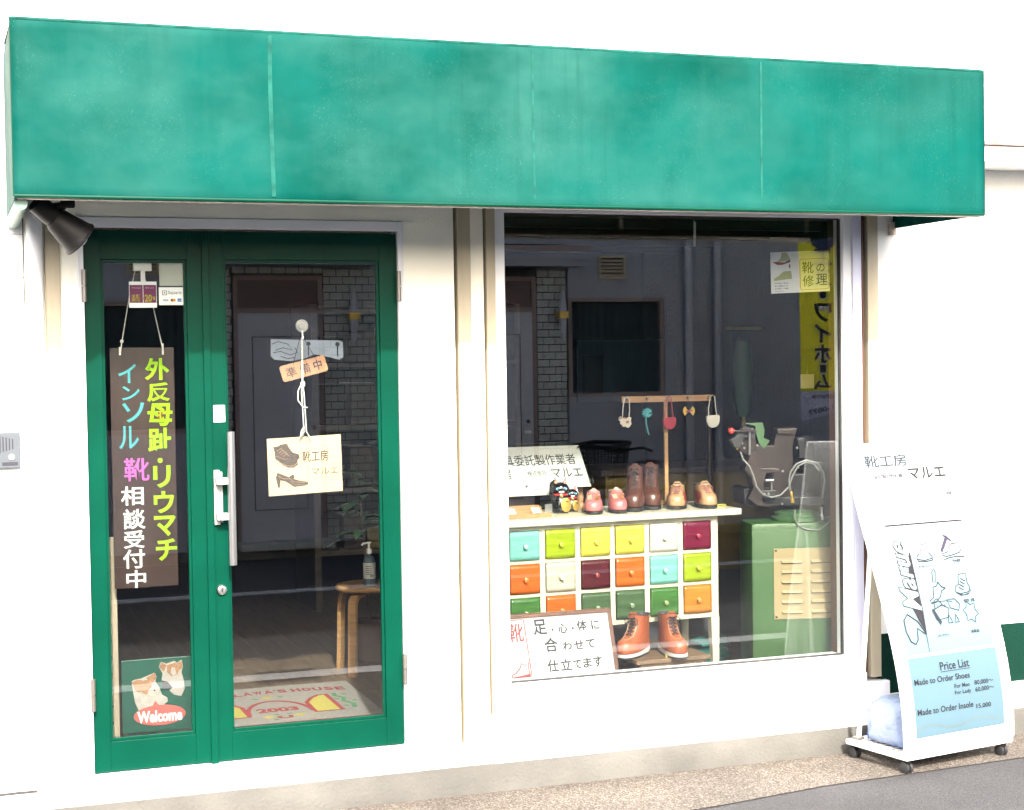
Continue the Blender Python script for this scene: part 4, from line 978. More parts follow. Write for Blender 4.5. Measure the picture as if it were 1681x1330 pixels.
# price tags
def tag_(lab, x, y, z, rz, txt='36000'):
    t = thing('price_tag', lab, 'price tag', (x, y, z), rz)
    build('card', MB().loft([[(-.024, -.006, 0), (.024, -.006, 0), (.024, .006, 0), (-.024, .006, 0)], [(-.024, -.001, .013), (.024, -.001, .013), (.024, .001, .013), (-.024, .001, .013)]]), mat('yellow_tag', (0.3, 0.252, 0.03), .5), t, local=True)
    build('lettering', letter(MB(), txt, -.019, .0035, .038, .007, (lambda a, b: Vector((a, -.0072+.005*b/.013, b+.0004))), .01), M['bink'], t, local=True)
tag_('small yellow price tag at the front of the wooden step stool', 3.055, .165, .4805, 0)
tag_('small yellow price tag at the right end of the white chest top', 3.475, .47, 1.1145, R(5))
# pair of beckoning cats
def cat(lab, loc, k, rz):
    t = thing('beckoning_cat', lab, 'figurine', loc, rz, 'black beckoning cats')
    S = lambda L: [(a*k, b*k) for a, b in L]
    build('body', MB().lathe(S([(.030, 0), (.038, .008), (.040, .030), (.034, .055), (.026, .072), (.024, .080)]), (0, 0, 0), (0, 0, 1), 28, 1, .85), M['blackgloss'], t, local=True, smooth=True)
    build('head', MB().ball((0, -.002*k, .100*k), .034*k, 1.1, .92, .86, 24), M['blackgloss'], t, local=True, smooth=True)
    for s_ in (-1, 1):
        e_ = build('ear', MB().loft([[(s_*.014*k-.012*k, -.006*k, .118*k), (s_*.014*k+.012*k, -.006*k, .118*k), (s_*.014*k+.010*k, .010*k, .118*k), (s_*.014*k-.010*k, .010*k, .118*k)], [(s_*.024*k-.001, 0, .150*k), (s_*.024*k+.001, 0, .150*k), (s_*.024*k+.001, .002, .150*k), (s_*.024*k-.001, .002, .150*k)]]), M['blackgloss'], t, local=True, smooth=True, bevel=.001)
        build('ear_lining', MB().poly([(s_*.015*k-.008*k, -.0085*k, .121*k), (s_*.015*k+.008*k, -.0085*k, .121*k), (s_*.023*k, -.0035*k, .145*k)]), M['redball'], e_, local=True)
        build('eye', MB().ball((s_*.014*k, -.0295*k, .103*k), .0075*k, 1.35, .35, .8, 12), ink('eye_blue', (.20, .40, .55)), t, local=True, smooth=True)
        build('pupil', MB().ball((s_*.014*k, -.0325*k, .103*k), .0038*k, .9, .3, 1, 10), M['black'], t, local=True, smooth=True)
    build('muzzle', MB().ball((0, -.030*k, .090*k), .0085*k, 1.5, .5, .7, 12), M['wpaint'], t, local=True, smooth=True)
    build('collar', MB().tube([(.027*k*math.cos(a*PI/12), -.002*k+.024*k*math.sin(a*PI/12), .078*k) for a in range(25)], .005*k, 8), M['redball'], t, local=True, smooth=True)
    build('bell', MB().ball((0, -.030*k, .072*k), .0075*k, n=12), M['brass'], t, local=True, smooth=True)
    build('raised_arm', MB().tube([(-.028*k, -.008*k, .050*k), (-.042*k, -.012*k, .085*k), (-.038*k, -.016*k, .125*k), (-.028*k, -.024*k, .134*k)], [.012*k, .010*k, .010*k, .009*k], 12), M['blackgloss'], t, local=True, smooth=True)
    build('paw_pad', MB().ball((-.026*k, -.031*k, .131*k), .006*k, 1, .5, .8, 10), M['brass'], t, local=True, smooth=True)
    c_ = build('coin', MB().lathe([(.020*k, 0), (.023*k, .002*k), (.023*k, .005*k), (.020*k, .006*k)], (.016*k, -.040*k, .036*k), (.25, -1, .1), 24, 1, 1.3), M['brass'], t, local=True, smooth=True)
    build('coin_mark', letter(MB(), '千万両', .004*k, .018*k, .024*k, .036*k, (lambda a, b: Vector((a+.003*k, -.0475*k+a*.2, b))), .02, rot=1), M['black'], t, local=True)
    for s_ in (-1, 1): build('foot', MB().ball((s_*.018*k, -.034*k, .008*k), .011*k, 1, 1.2, .75, 12), M['blackgloss'], t, local=True, smooth=True)
    return t
cat('larger glossy black beckoning cat figurine holding a gold coin', (2.690, .56, 1.1145), 1.10, R(-12))
cat('smaller glossy black beckoning cat figurine tucked beside the larger one', (2.762, .60, 1.1145), .82, R(-10))
# tray with two cards
tr = thing('wooden_tray', 'shallow light wooden tray holding cards at the left end of the chest top', 'tray', (2.50, .46, 1.1145), R(2))
build('tray', MB().box(-.16, .085, -.055, .055, 0, .006, .002), M['wood'], tr, local=True)
mb = MB(); mb.box(-.16, .085, -.060, -.052, 0, .020, .003); build('rim', mb, M['wood'], tr, local=True)
mb = MB(); mb.prism([(-.16, 0), (.068, 0), (.082, .014), (.080, .034), (.066, .046), (-.16, .046)], .050, .056); build('back_rest', mb, M['wood'], tr, local=True)
build('price_card_holder', MB().box(.085, .12, .02, .024, 0, .05), M['steel'], tr, local=True)
for lab, dx in (('white folded card at the left of the wooden tray', -.085), ('white folded card with red print at the right of the wooden tray', .035)):
    t = thing('folded_card', lab, 'card', (2.50+dx, .445, 1.122), R(4))
    build('card', MB().loft([[(-.020, -.004, 0), (.020, -.004, 0), (.020, .0, 0), (-.020, .0, 0)], [(-.023, .030, .030), (.017, .030, .030), (.017, .032, .030), (-.023, .032, .030)]]), M['paper'], t, local=True)
    if dx > 0: build('print', MB().poly([(-.010, -.0046, .001), (-.002, .006, .0105), (.004, -.003, .003)]).poly([(.004, -.003, .0025), (.009, .003, .009), (.014, -.0046, .001)]), M['redink'], t, local=True)
# wooden cup
cu_ = thing('bark_cup', 'small round wooden cup between the pink shoes and the brown boots', 'cup', (3.055, .74, 1.1145))
build('cup', MB().lathe([(.030, 0), (.031, .04), (.028, .041), (.026, .010)], (3.055, .74, 1.1145), (0, 0, 1), 24), M['wood'], cu_, smooth=True)
build('stick', MB().tube([(3.05, .74, 1.13), (3.075, .735, 1.185)], .003, 6), ink('pale_cyan_plastic', (.2, .42, .42)), cu_)
# acrylic sign plate with company lettering
sg = thing('company_sign', 'white acrylic-faced sign plate with black lettering propped above the tray and cats', 'sign', (2.55, .66, 1.115))
SL, SR = 2.20, 2.880
tilt = lambda a, b: Vector((a-.030*(b-1.24)/.19*(1 if a > 2.5 else 1), .62+(b-1.22)*.42, b))
def slab(mb, x0, x1, z0, z1, off, th, f=tilt):
    n_ = Vector((0, -1, .40)).normalized()
    q = [f(x0, z0), f(x1, z0), f(x1, z1), f(x0, z1)]; a = [mb.bm.verts.new(p+n_*off) for p in q]; b = [mb.bm.verts.new(p+n_*(off-th)) for p in q]
    mb.bm.faces.new(a); mb.bm.faces.new(b[::-1])
    for i in range(4): mb.bm.faces.new((a[(i+1) % 4], a[i], b[i], b[(i+1) % 4]))
    return mb
build('plate', slab(MB(), SL, SR-.012, 1.226, 1.418, 0, .005), M['plate'], sg)
build('lower_plate', slab(MB(), SL, 2.795, 1.196, 1.226, -.0005, .005), M['plate'], sg)
build('acrylic_cover', slab(MB(), SL, SR, 1.236, 1.428, .014, .003), M['acryl'], sg)
tn = Vector((0, -1, .40)).normalized(); tf2 = lambda a, b: tilt(a, b)+tn*.0012
mb = MB(); letter(mb, '補装具委託製作業者', 2.368, 1.330, .462, .050, tf2, .008); letter(mb, 'マルエ', 2.690, 1.272, .155, .042, tf2, .006); letter(mb, '靴工', 2.285, 1.272, .10, .048, tf2, .004); letter(mb, '房', 2.440, 1.272, .05, .048, tf2, .004)
build('lettering', mb, M['bink'], sg)
mb = MB(); letter(mb, '株式会社', 2.570, 1.283, .095, .024, tf2, 0); build('small_lettering', mb, M['greyink'], sg)
for x, z in ((2.498, 1.402), (2.855, 1.402), (2.540, 1.232), (2.862, 1.248), (2.31, 1.402)):
    build('stud', MB().lathe([(.006, 0), (.006, .018), (.004, .020)], tilt(x, z), tn, 14), M['chrome'], sg, smooth=True)
mb = MB(); mb.tube([(2.845, .70, 1.1145), (2.845, .70, 1.24)], [.013, .012], 14); mb.lathe([(.022, 0), (.022, .02), (.014, .03), (.018, .06), (.012, .075)], (2.845, .70, 1.1145), (0, 0, 1), 18)
build('turned_support', mb, M['woodh'], sg, smooth=True)
# dark brown block the sign leans on (wood box behind the tray)
bx = thing('brown_box', 'long low brown wooden box behind the tray at the back of the chest top', 'box', (2.46, .76, 1.1145))
build('body', MB().box(2.20, 2.62, .72, .80, 1.116, 1.185, .002), M['dkwood'], bx); build('lid', MB().box(2.19, 2.63, .715, .805, 1.186, 1.20, .002), M['stoolwood'], bx)
# framed linen sign leaning in the lower left corner of the window
fs = thing('framed_shoe_sign', 'brown framed linen sign with brush lettering and a red shoe in the window corner', 'sign', (2.51, .20, .40))
def lean(y0): return lambda a, b: Vector((a-(b-.43)*.045, y0+(b-.43)*.22, b))
def fbar(x0, x1, z0, z1, y0=.135, th=.014):
    mb = MB(); q = [(x0, z0), (x1, z0), (x1, z1), (x0, z1)]
    a = [mb.bm.verts.new(lean(y0)(*p)) for p in q]; b = [mb.bm.verts.new(lean(y0+th)(*p)) for p in q]
    mb.bm.faces.new(a); mb.bm.faces.new(b[::-1])
    for i in range(4): mb.bm.faces.new((a[(i+1) % 4], a[i], b[i], b[(i+1) % 4]))
    return mb
fmm = mat('brown_frame_wood', (0.091, 0.0385, 0.0245), .4, var=.3, vscale=14)
for q in ((2.222, 2.792, .698, .716), (2.222, 2.792, .380, .396), (2.776, 2.794, .3965, .6975), (2.220, 2.238, .3965, .6975)): build('frame_rail', fbar(*q), fmm, fs, bevel=.002)
linen = mat('pale_linen', (0.2856, 0.2856, 0.2856), .9, var=.10, vscale=40, stretch=(.15, 1, 3), col2=(0.34, 0.3468, 0.3604))
build('linen', fbar(2.238, 2.776, .396, .698, .140, .006), linen, fs)
lf3 = lean(.1385)
mb = MB(); letter(mb, '靴', 2.300, .600, .070, .078, lf3, .008); mb.ribbon([(2.230, .692), (2.378, .692), (2.384, .470), (2.384, .432), (2.230, .432)], .0045, lf3)
sp_ = [(2.300, .452), (2.302, .462), (2.320, .470), (2.338, .486), (2.350, .508), (2.366, .498), (2.382, .512), (2.380, .480), (2.384, .452)]
mb.ribbon([(x-.006, z) for x, z in sp_], .0045, lf3); mb.flat([(2.294, .452), (2.335, .457), (2.376, .463), (2.378, .448), (2.335, .446), (2.300, .447)], lf3)
for k in range(3): mb.ribbon([(2.316+.010*k, .476+.009*k), (2.326+.010*k, .470+.009*k)], .002, lf3)
build('red_print', mb, mat('brick_red_ink', (0.182, 0.0245, 0.028), .7), fs)
mb = MB()
for s_, x0, z0, w_, h_ in (('足', 2.418, .622, .064, .066), ('心', 2.535, .622, .042, .042), ('体', 2.623, .628, .048, .044), ('に', 2.692, .628, .036, .040), ('合', 2.460, .545, .062, .062), ('わ', 2.545, .548, .042, .038), ('せ', 2.598, .548, .046, .038), ('て', 2.655, .550, .042, .038), ('仕', 2.462, .462, .052, .052), ('立', 2.523, .464, .052, .048), ('て', 2.583, .468, .038, .036), ('ま', 2.630, .468, .040, .042), ('す', 2.680, .468, .040, .046)):
    letter(mb, s_, x0, z0, w_, h_, lf3, .018)
for x in (2.507, 2.603): mb.flat([(x+.005*math.cos(t*PI/4), .640+.005*math.sin(t*PI/4)) for t in range(8)], lf3)
build('lettering', mb, M['greyink'], fs)
# accessory rack with five pegs
rk = thing('accessory_rack', 'T shaped light wooden rack with five pegs standing on the chest top', 'rack', (3.322, .745, 1.1145))
build('base', MB().box(3.27, 3.37, .70, .79, 1.1145, 1.128, .003), M['wood'], rk)
build('post', MB().box(3.313, 3.332, .751, .763, 1.128, 1.6385), M['wood'], rk, bevel=.002)
build('bar', MB().box(3.085, 3.562, .738, .750, 1.612, 1.642), M['woodh'], rk, bevel=.002)
pegs = [3.105, 3.208, 3.320, 3.428, 3.540]
for x in pegs: build('peg', MB().lathe([(.003, 0), (.003, .012), (.007, .016), (.005, .022)], (x, .738, 1.628), (0, -1, 0), 12), M['chrome'], rk, smooth=True)
def bag(lab, x, m, z0, w_, h_, mm, sm_=None, dx=0):
    t = thing('mini_handbag', lab, 'handbag', (x, .722, z0), 0, 'accessories hung on the rack')
    q = [(x-w_/2+dx, z0+h_)]+[(x+dx-w_/2*math.cos(a*PI/14)**.9 if a < 7 else x+dx+w_/2*abs(math.cos(a*PI/14))**.9, z0+h_*.75-h_*.75*math.sin(a*PI/14)) for a in range(0, 15)]+[(x+w_/2+dx, z0+h_)]
    build('body', MB().prism(q, .712, .726), mm, t, smooth=True, bevel=.002)
    build('flap', MB().prism([(x+dx+(a-x-dx)*.86, z0+.012+(b-z0)*.86) for a, b in q], .709, .712), mm, t, bevel=.001)
    s0, s1 = x+dx-w_*.32, x+dx+w_*.32
    build('strap', MB().tube([(s0, .719, z0+h_-.005), (s0+.001, .722, z0+h_+.035), (x-.012, .722, 1.630), (x, .722, 1.640), (x+.012, .722, 1.632), (s1-.004, .722, z0+h_+.03), (s1, .719, z0+h_-.005)], .0028, 8), sm_ or mm, t, smooth=True)
    return t
bag('red mini handbag hanging from the middle peg of the rack', 3.325, 0, 1.478, .068, .055, mat('red_bag_leather', (.26, .015, .03), .4))
bag('white mini handbag hanging from the right end peg of the rack', 3.560, 0, 1.480, .070, .058, mat('white_bag_leather', (.42, .40, .36), .45))
t = thing('hide_bag', 'brown and white cow hide mini handbag hanging from the left end peg of the rack', 'handbag', (3.085, .722, 1.49), 0, 'accessories hung on the rack')
q = [(3.058, 1.542), (3.066, 1.548), (3.080, 1.538), (3.096, 1.536), (3.112, 1.545), (3.122, 1.540), (3.118, 1.526), (3.122, 1.510), (3.112, 1.498), (3.104, 1.492), (3.092, 1.499), (3.078, 1.497), (3.072, 1.508), (3.064, 1.512), (3.066, 1.524), (3.056, 1.530)]
build('body', MB().prism(q, .712, .724), mat('pied_cow_hide', (.38, .33, .29), .9, vscale=26, col2=(.40, .36, .32)), t, bevel=.001)
mb = MB(); mb.ball((3.100, .712, 1.520), .009, 1.1, .2, .8, 10); build('hide_patch', mb, brn, t); build('hide_patch', MB().ball((3.066, .712, 1.540), .007, 1, .2, .8, 10), brn, t); build('hide_patch', MB().ball((3.085, .712, 1.540), .006, 1.2, .2, .7, 10), brn, t)
build('strap', MB().tube([(3.078, .720, 1.545), (3.082, .722, 1.59), (3.090, .722, 1.632), (3.105, .722, 1.642), (3.116, .722, 1.625), (3.116, .720, 1.575), (3.112, .720, 1.545)], .0026, 8), M['plate'], t, smooth=True)
t = thing('ribbon_charm', 'teal ribbon charm with a long tail hanging from the second peg of the rack', 'charm', (3.208, .72, 1.45), 0, 'accessories hung on the rack')
rb = mat('teal_ribbon', (.04, .22, .25), .5)
mb = MB()
for k in range(11): a = R(20+k*31); mb.tube([(3.208, .722, 1.560), (3.208+.020*math.cos(a), .716, 1.560+.018*math.sin(a)), (3.208+.030*math.cos(a+.4), .722, 1.562+.026*math.sin(a+.4))], [.003, .005, .001], 6)
build('rosette', mb, rb, t, smooth=True); build('tail', MB().tube([(3.203, .722, 1.55), (3.202, .720, 1.51), (3.210, .720, 1.475), (3.217, .720, 1.455)], .0035, 6), rb, t, smooth=True); build('loop', MB().tube([(3.208, .720, 1.628), (3.208, .722, 1.575)], .001, 5), M['black'], t)
t = thing('bow_tie', 'yellow bow tie with a purple knot hanging from the fourth peg of the rack', 'bow tie', (3.428, .72, 1.53), 0, 'accessories hung on the rack')
yb = mat('yellow_leather', (.42, .26, .04), .4)
for s_ in (-1, 1): build('wing', MB().prism([(3.430, 1.566), (3.430+s_*.010, 1.572), (3.430+s_*.020, 1.588), (3.430+s_*.030, 1.576), (3.430+s_*.032, 1.560), (3.430+s_*.022, 1.542), (3.430+s_*.010, 1.556)], .714, .724), yb, t, bevel=.002)
build('knot', MB().prism([(3.407, 1.563), (3.430, 1.572), (3.453, 1.570), (3.430, 1.560), (3.420, 1.556)], .709, .714), mat('purple_knot', (.16, .015, .05), .5), t, bevel=.001)
build('loop', MB().tube([(3.429, .720, 1.628), (3.429, .722, 1.572)], .001, 5), M['black'], t)
# poster on the glass
po = thing('repair_poster', 'yellow and white shoe repair poster stuck inside the upper right of the window', 'poster', (3.68, .07, 2.104))
pch = plane_chart((3.534, .070, 2.108), (.302, 0, .012), (-.003, 0, .186))
build('sheet', MB().poly([pch(0, 0), pch(.50, 0), pch(.50, 1), pch(0, 1)]), mat('poster_white', (0.57, 0.57, 0.589), .6), po, label='white left half')
build('sheet', MB().poly([pch(.50, 0), pch(1, 0), pch(1, 1), pch(.50, 1)]), mat('poster_yellow', (0.63, 0.6, 0.255), .6), po, label='pale yellow right half')
for o in [c for c in bpy.data.objects if c.parent == po]: q_ = o.modifiers.new('thickness', 'SOLIDIFY'); q_.thickness = .0008; q_.offset = -1
def pq(px, py): return (px-160)/(890-160), 1-(py-(262-(px-160)*.045))/(495)
pcf = lambda a, b: pch(a, b)+Vector((0, -.001, 0)); pcf2 = lambda a, b: pch(a, b)+Vector((0, -.0014, 0))
mb = MB(); mb.flat([pq(*p) for p in [(300, 262), (365, 262), (400, 340), (330, 370), (235, 375), (285, 330)]], pcf); mb.flat([pq(*p) for p in [(195, 580), (250, 545), (320, 490), (410, 480), (420, 575), (340, 585), (200, 605)]], pcf); build('foot_print', mb, ink('pale_olive', (.28, .30, .12)), po)
mb = MB(); mb.flat([pq(*p) for p in [(180, 380), (240, 375), (330, 380), (400, 340), (402, 375), (300, 412), (240, 412)]], pcf2); mb.flat([pq(*p) for p in [(383, 408), (402, 400), (402, 450), (388, 450)]], pcf); build('shoe_print', mb, M['redink'], po)
mb = MB()
for k, s_ in enumerate(('外反母趾・扁平足', '靴の修理承ります', 'お気軽にご相談', 'ください。')): a0, b0 = pq(205, 645+k*32); letter(mb, s_, a0, b0, .23 if k < 3 else .15, .035, pcf, .01)
build('lettering', mb, M['bink'], po)
mb = MB(); a0, b0 = pq(520, 710); a1, b1 = pq(880, 325); mb.ribbon([(a0+.02, b0), (a1-.03, b0), (a1, b0+.04), (a1, b1-.04), (a1-.03, b1), (a0+.02, b1), (a0, b1-.04), (a0, b0+.04)], .012, pcf, True); build('orange_border', mb, ink('orange_line', (.42, .13, .02)), po)
mb = MB()
for s_, x0, y0, x1, y1 in (('靴', 548, 512, 690, 365), ('の', 725, 490, 830, 390), ('修', 550, 675, 690, 530), ('理', 720, 655, 860, 510)):
    a0, b0 = pq(x0, y0); a1, b1 = pq(x1, y1); letter(mb, s_, a0, b0, a1-a0, b1-b0, pcf2, .007)
build('big_lettering', mb, ink('olive_ink', (.12, .13, .02)), po)

# ================================================================== WORKSHOP BEHIND
# green machine: cabinet, louvred panel, cast iron head
mc = thing('shoe_press', 'old green workshop machine with cream louvred panel and brown cast iron head', 'machine', (3.757, .70, .251))
build('cabinet', MB().box(3.755, 4.27, .700, .965, .167, 1.000), M['mgreen'], mc, bevel=.022, smooth=True)
build('foot_plate', MB().box(3.745, 4.28, .69, .975, .155, .167), M['darkiron'], mc)
pn = build('louvre_panel', MB().box(3.865, 4.200, .694, .699, .520, .872), M['mcream'], mc, bevel=.0015)
for i in range(2):
    for j in range(6):
        x0 = 3.902+i*.150; z0 = .800-j*.050
        mb = MB(); x1 = x0+.108
        mb.loft([[(x0, .6945, z0+.016), (x1, .6945, z0+.016), (x1, .694, z0+.016), (x0, .694, z0+.016)], [(x0+.002, .6945, z0+.004), (x1-.002, .6945, z0+.004), (x1-.004, .682, z0+.002), (x0+.004, .682, z0+.002)], [(x0+.003, .6945, z0), (x1-.003, .6945, z0), (x1-.005, .683, z0), (x0+.005, .683, z0)]])
        build('louvre', mb, M['mcream'], pn, bevel=.0012)
        build('louvre_slot', MB().box(x0+.004, x1-.004, .6925, .694, z0-.004, z0), M['black'], pn)
for x, z in ((3.877, .862), (4.188, .862), (3.877, .532), (4.188, .532)): build('screw', MB().lathe([(.006, 0), (.005, .003)], (x, .694, z), (0, -1, 0), 10), M['darkiron'], mc)
build('turntable', MB().lathe([(.125, 0), (.125, .018), (.11, .022), (.11, .04), (.09, .045)], (4.02, .83, 1.000), (0, 0, 1), 40), M['mgreen'], mc, smooth=True)
def mpx(px, py): return 3.757+(px-1234)*.00346, 1.005-(py-858)*.00303
def mpoly(pts, y0, y1, m, name, bev=.004): return build(name, MB().prism([mpx(*p) for p in pts], y0, y1), m, mc, bevel=bev)
def zp(px, py): return 1180+px/7.0, 680+py/7.0
mpoly([zp(*p) for p in [(470, 440), (520, 640), (600, 880), (760, 1000), (940, 1000), (930, 400), (980, 200), (770, 200), (730, 400), (620, 400), (560, 400)]], .92, 1.00, M['iron'], 'rear_frame')
mpoly([zp(*p) for p in [(395, 560), (460, 440), (490, 470), (530, 640), (730, 650), (730, 690), (590, 700), (575, 760), (560, 880), (520, 930), (570, 1090), (490, 1080), (400, 1000), (450, 860), (430, 740), (360, 660)]], .80, .90, M['iron'], 'front_frame')
mpoly([zp(*p) for p in [(215, 310), (290, 250), (350, 160), (420, 170), (470, 230), (470, 290), (350, 290), (300, 420), (250, 380)]], .78, .84, M['darkiron'], 'head_casting')
mpoly([zp(*p) for p in [(310, 340), (350, 290), (480, 290), (490, 380), (430, 520), (380, 480), (320, 430)]], .80, .88, M['iron'], 'head_block')
mpoly([zp(*p) for p in [(350, 118), (540, 112), (560, 200), (550, 290), (612, 320), (555, 418), (500, 350), (470, 230), (465, 150)]], .775, .785, M['mgreen'], 'green_guard', .001)
mpoly([zp(*p) for p in [(360, 140), (300, 195), (370, 215), (470, 215), (480, 190), (390, 180)]], .76, .774, M['iron'], 'lever_arm', .001)
build('lever', MB().tube([(*[mpx(*zp(240, 200))[0]], .77, mpx(*zp(240, 200))[1]), (mpx(*zp(330, 210))[0], .77, mpx(*zp(330, 210))[1])], .006, 10), M['darkiron'], mc, smooth=True)
a, b = mpx(*zp(215, 200)); build('lever_ball', MB().ball((a, .77, b), .0165, n=20), M['redball'], mc, smooth=True)
a, b = mpx(*zp(405, 200)); a2, b2 = mpx(*zp(400, 480)); build('rod', MB().tube([(a, .77, b), (a2, .77, b2)], .006, 10), M['steel'], mc, smooth=True)
mpoly([zp(*p) for p in [(520, 905), (700, 905), (700, 1010), (540, 1010)]], .82, .96, M['darkiron'], 'anvil')
mpoly([zp(*p) for p in [(580, 780), (665, 775), (665, 795), (580, 800)]], .80, .85, M['steel'], 'spindle_head', .001)
a, b = mpx(*zp(655, 800)); a2, b2 = mpx(*zp(655, 905)); build('spindle', MB().tube([(a, .83, b), (a2, .83, b2)], .006, 10), M['steel'], mc, smooth=True)
mpoly([zp(*p) for p in [(380, 900), (440, 880), (720, 1000), (1200, 1000), (1230, 1090), (600, 1100), (390, 1080)]], .86, 1.10, M['darkiron'], 'bed')
mpoly([zp(*p) for p in [(860, 760), (1060, 740), (1080, 1040), (860, 1040)]], .93, 1.02, M['darkiron'], 'motor_block')
mpoly([zp(*p) for p in [(1000, 320), (1160, 300), (1180, 560), (1020, 560)]], .95, 1.05, M['darkiron'], 'gear_housing')
mpoly([zp(*p) for p in [(760, 200), (930, 205), (930, 270), (760, 260)]], .90, .98, M['iron'], 'cap')
for px, py in ((335, 350), (355, 405), (490, 375), (900, 415), (750, 680), (910, 640), (560, 940), (600, 940), (440, 190), (740, 1060), (285, 410), (270, 320)):
    a, b = mpx(*zp(px, py)); build('bolt', MB().lathe([(.0065, 0), (.0065, .006), (.003, .008)], (a, .79, b), (0, -1, 0), 6), M['brass'] if px < 300 else M['steel'], mc)
def hosepath(L, y): return [(mpx(*zp(px, py))[0], y, mpx(*zp(px, py))[1]) for px, py in L]
build('hose', MB().tube(hosepath([(300, 440), (320, 520), (390, 610), (430, 720), (460, 850), (530, 940), (620, 975), (710, 950), (790, 860), (840, 720), (890, 620), (970, 575), (1060, 600), (1110, 680)], .755), .0045, 10), M['hose'], mc, smooth=True)
build('hose', MB().tube(hosepath([(800, 900), (790, 780), (810, 680), (870, 590), (970, 550), (1090, 590), (1150, 700), (1160, 800), (1130, 1000)], .745), .0045, 10), M['hose'], mc, smooth=True)
build('air_line', MB().tube(hosepath([(820, 1110), (810, 1190), (850, 1290), (940, 1340), (1060, 1350), (1160, 1270), (1200, 1150)], .69), .0035, 10), M['hose'], mc, smooth=True)
a, b = mpx(*zp(830, 1040)); build('coupling', MB().lathe([(.009, 0), (.009, .02), (.006, .022), (.008, .05), (.006, .055)], (a, .75, b), (-.15, 0, 1), 12), M['brass'], mc, smooth=True)
a, b = mpx(*zp(1160, 1200)); build('coupling', MB().lathe([(.008, 0), (.008, .03), (.005, .035), (.007, .07)], (a, .80, b-.03), (0, 0, 1), 12), M['steel'], mc, smooth=True)
mc.rotation_euler = (0, 0, R(-14)); mc.scale = (.943,)*3; mc.location = (3.543, .298, .3405)
# low mustard cabinet behind the chest, dark shelf, pipe, blue board
mcb = thing('mustard_cabinet', 'mustard yellow workbench front standing behind the chest of drawers', 'cabinet', (3.9, 1.95, .251))
build('body', MB().box(3.44, 4.80, 1.80, 2.3, .62, 1.18), M['mustard'], mcb, bevel=.003); build('plinth', MB().box(3.44, 4.80, 1.82, 2.3, .251, .62), mat('grey_blue_panel', (0.05, 0.0525, 0.06), .6), mcb)
build('worktop', MB().box(3.40, 4.80, 1.76, 2.32, 1.18, 1.21), M['dkwood'], mcb, bevel=.003)
t = thing('blue_panel', 'dark blue board fixed on the rear workshop wall', 'panel', (4.05, 3.2, 1.5)); build('board', MB().box(3.85, 4.55, 3.2, 3.22, 1.55, 1.95), M['bluebox'], t); build('leaflet', MB().box(3.88, 4.02, 3.19, 3.199, 1.60, 1.85), M['greyink'], t)
t = thing('tool_cabinet', 'tall dark cabinet with shelves against the rear workshop wall', 'cabinet', (3.0, 3.9, .251))
build('carcass', MB().box(2.2, 2.24, 3.6, 4.2, .251, 2.2).box(3.56, 3.6, 3.6, 4.2, .251, 2.2), M['dkwood'], t)
for z in (.6, 1.0, 1.4, 1.8, 2.16): build('shelf', MB().box(2.24, 3.56, 3.6, 4.2, z, z+.03), M['dkwood'], t)
random.seed(3)
for z in (.63, 1.03, 1.43, 1.83):
    x = 2.27; k = 0
    while x < 3.4:
        w_ = random.uniform(.08, .2); hh = random.uniform(.12, .28)
        solo('storage_box', MB().box(x, x+w_, 3.68, 4.0, z, z+hh, .004), [M['indark'], M['choc'], M['mustard'], M['bluebox'], M['greyink']][k % 5], '%s storage box, %s from left on the %s shelf of the rear cabinet' % (['dusty grey', 'brown', 'mustard', 'dark blue', 'slate'][k % 5], ['first', 'second', 'third', 'fourth', 'fifth', 'sixth', 'seventh', 'eighth', 'ninth', 'tenth', 'eleventh'][k], {.63: 'lowest', 1.03: 'lower middle', 1.43: 'upper middle', 1.83: 'top'}[z]), 'box', group='boxes on the rear shelves'); x += w_+.03; k += 1
t = thing('standing_pipe', 'vertical brown pipe standing behind the rack in the workshop', 'pipe', (3.98, 1.6, .251)); build('pipe', MB().tube([(3.98, 1.6, .251), (3.98, 1.6, 1.55)], .016, 12), M['iron'], t, smooth=True)
# green hanging lamp / glass tubes on the rear
t = thing('green_cylinder', 'tall pale green cylinder on a brass stem beside the poster', 'cylinder', (4.35, 1.9, 1.21))
build('tube', MB().lathe([(.028, 0), (.05, .06), (.055, .30), (.045, .44), (.02, .46)], (4.35, 1.9, 1.48), (0, 0, 1), 24), mat('green_cylinder_paint', (.04, .12, .07), .3), t, smooth=True)
build('stem', MB().tube([(4.35, 1.9, 1.21), (4.35, 1.9, 1.49)], .012, 10), M['brass'], t, smooth=True)
build('cap', MB().box(4.26, 4.46, 1.86, 1.94, 1.985, 2.0), M['brass'], t)
# cream plate hanging at right
t = thing('hanging_plate', 'small cream plate with two holes hanging below the yellow banner reflection', 'plate', (4.0, .62, 1.68))
build('plate', MB().box(3.985, 4.06, .60, .606, 1.665, 1.735, .004), M['cream'], t); build('wire', MB().tube([(4.02, .603, 1.735), (4.02, .603, 1.83)], .004, 8), M['chrome'], t)
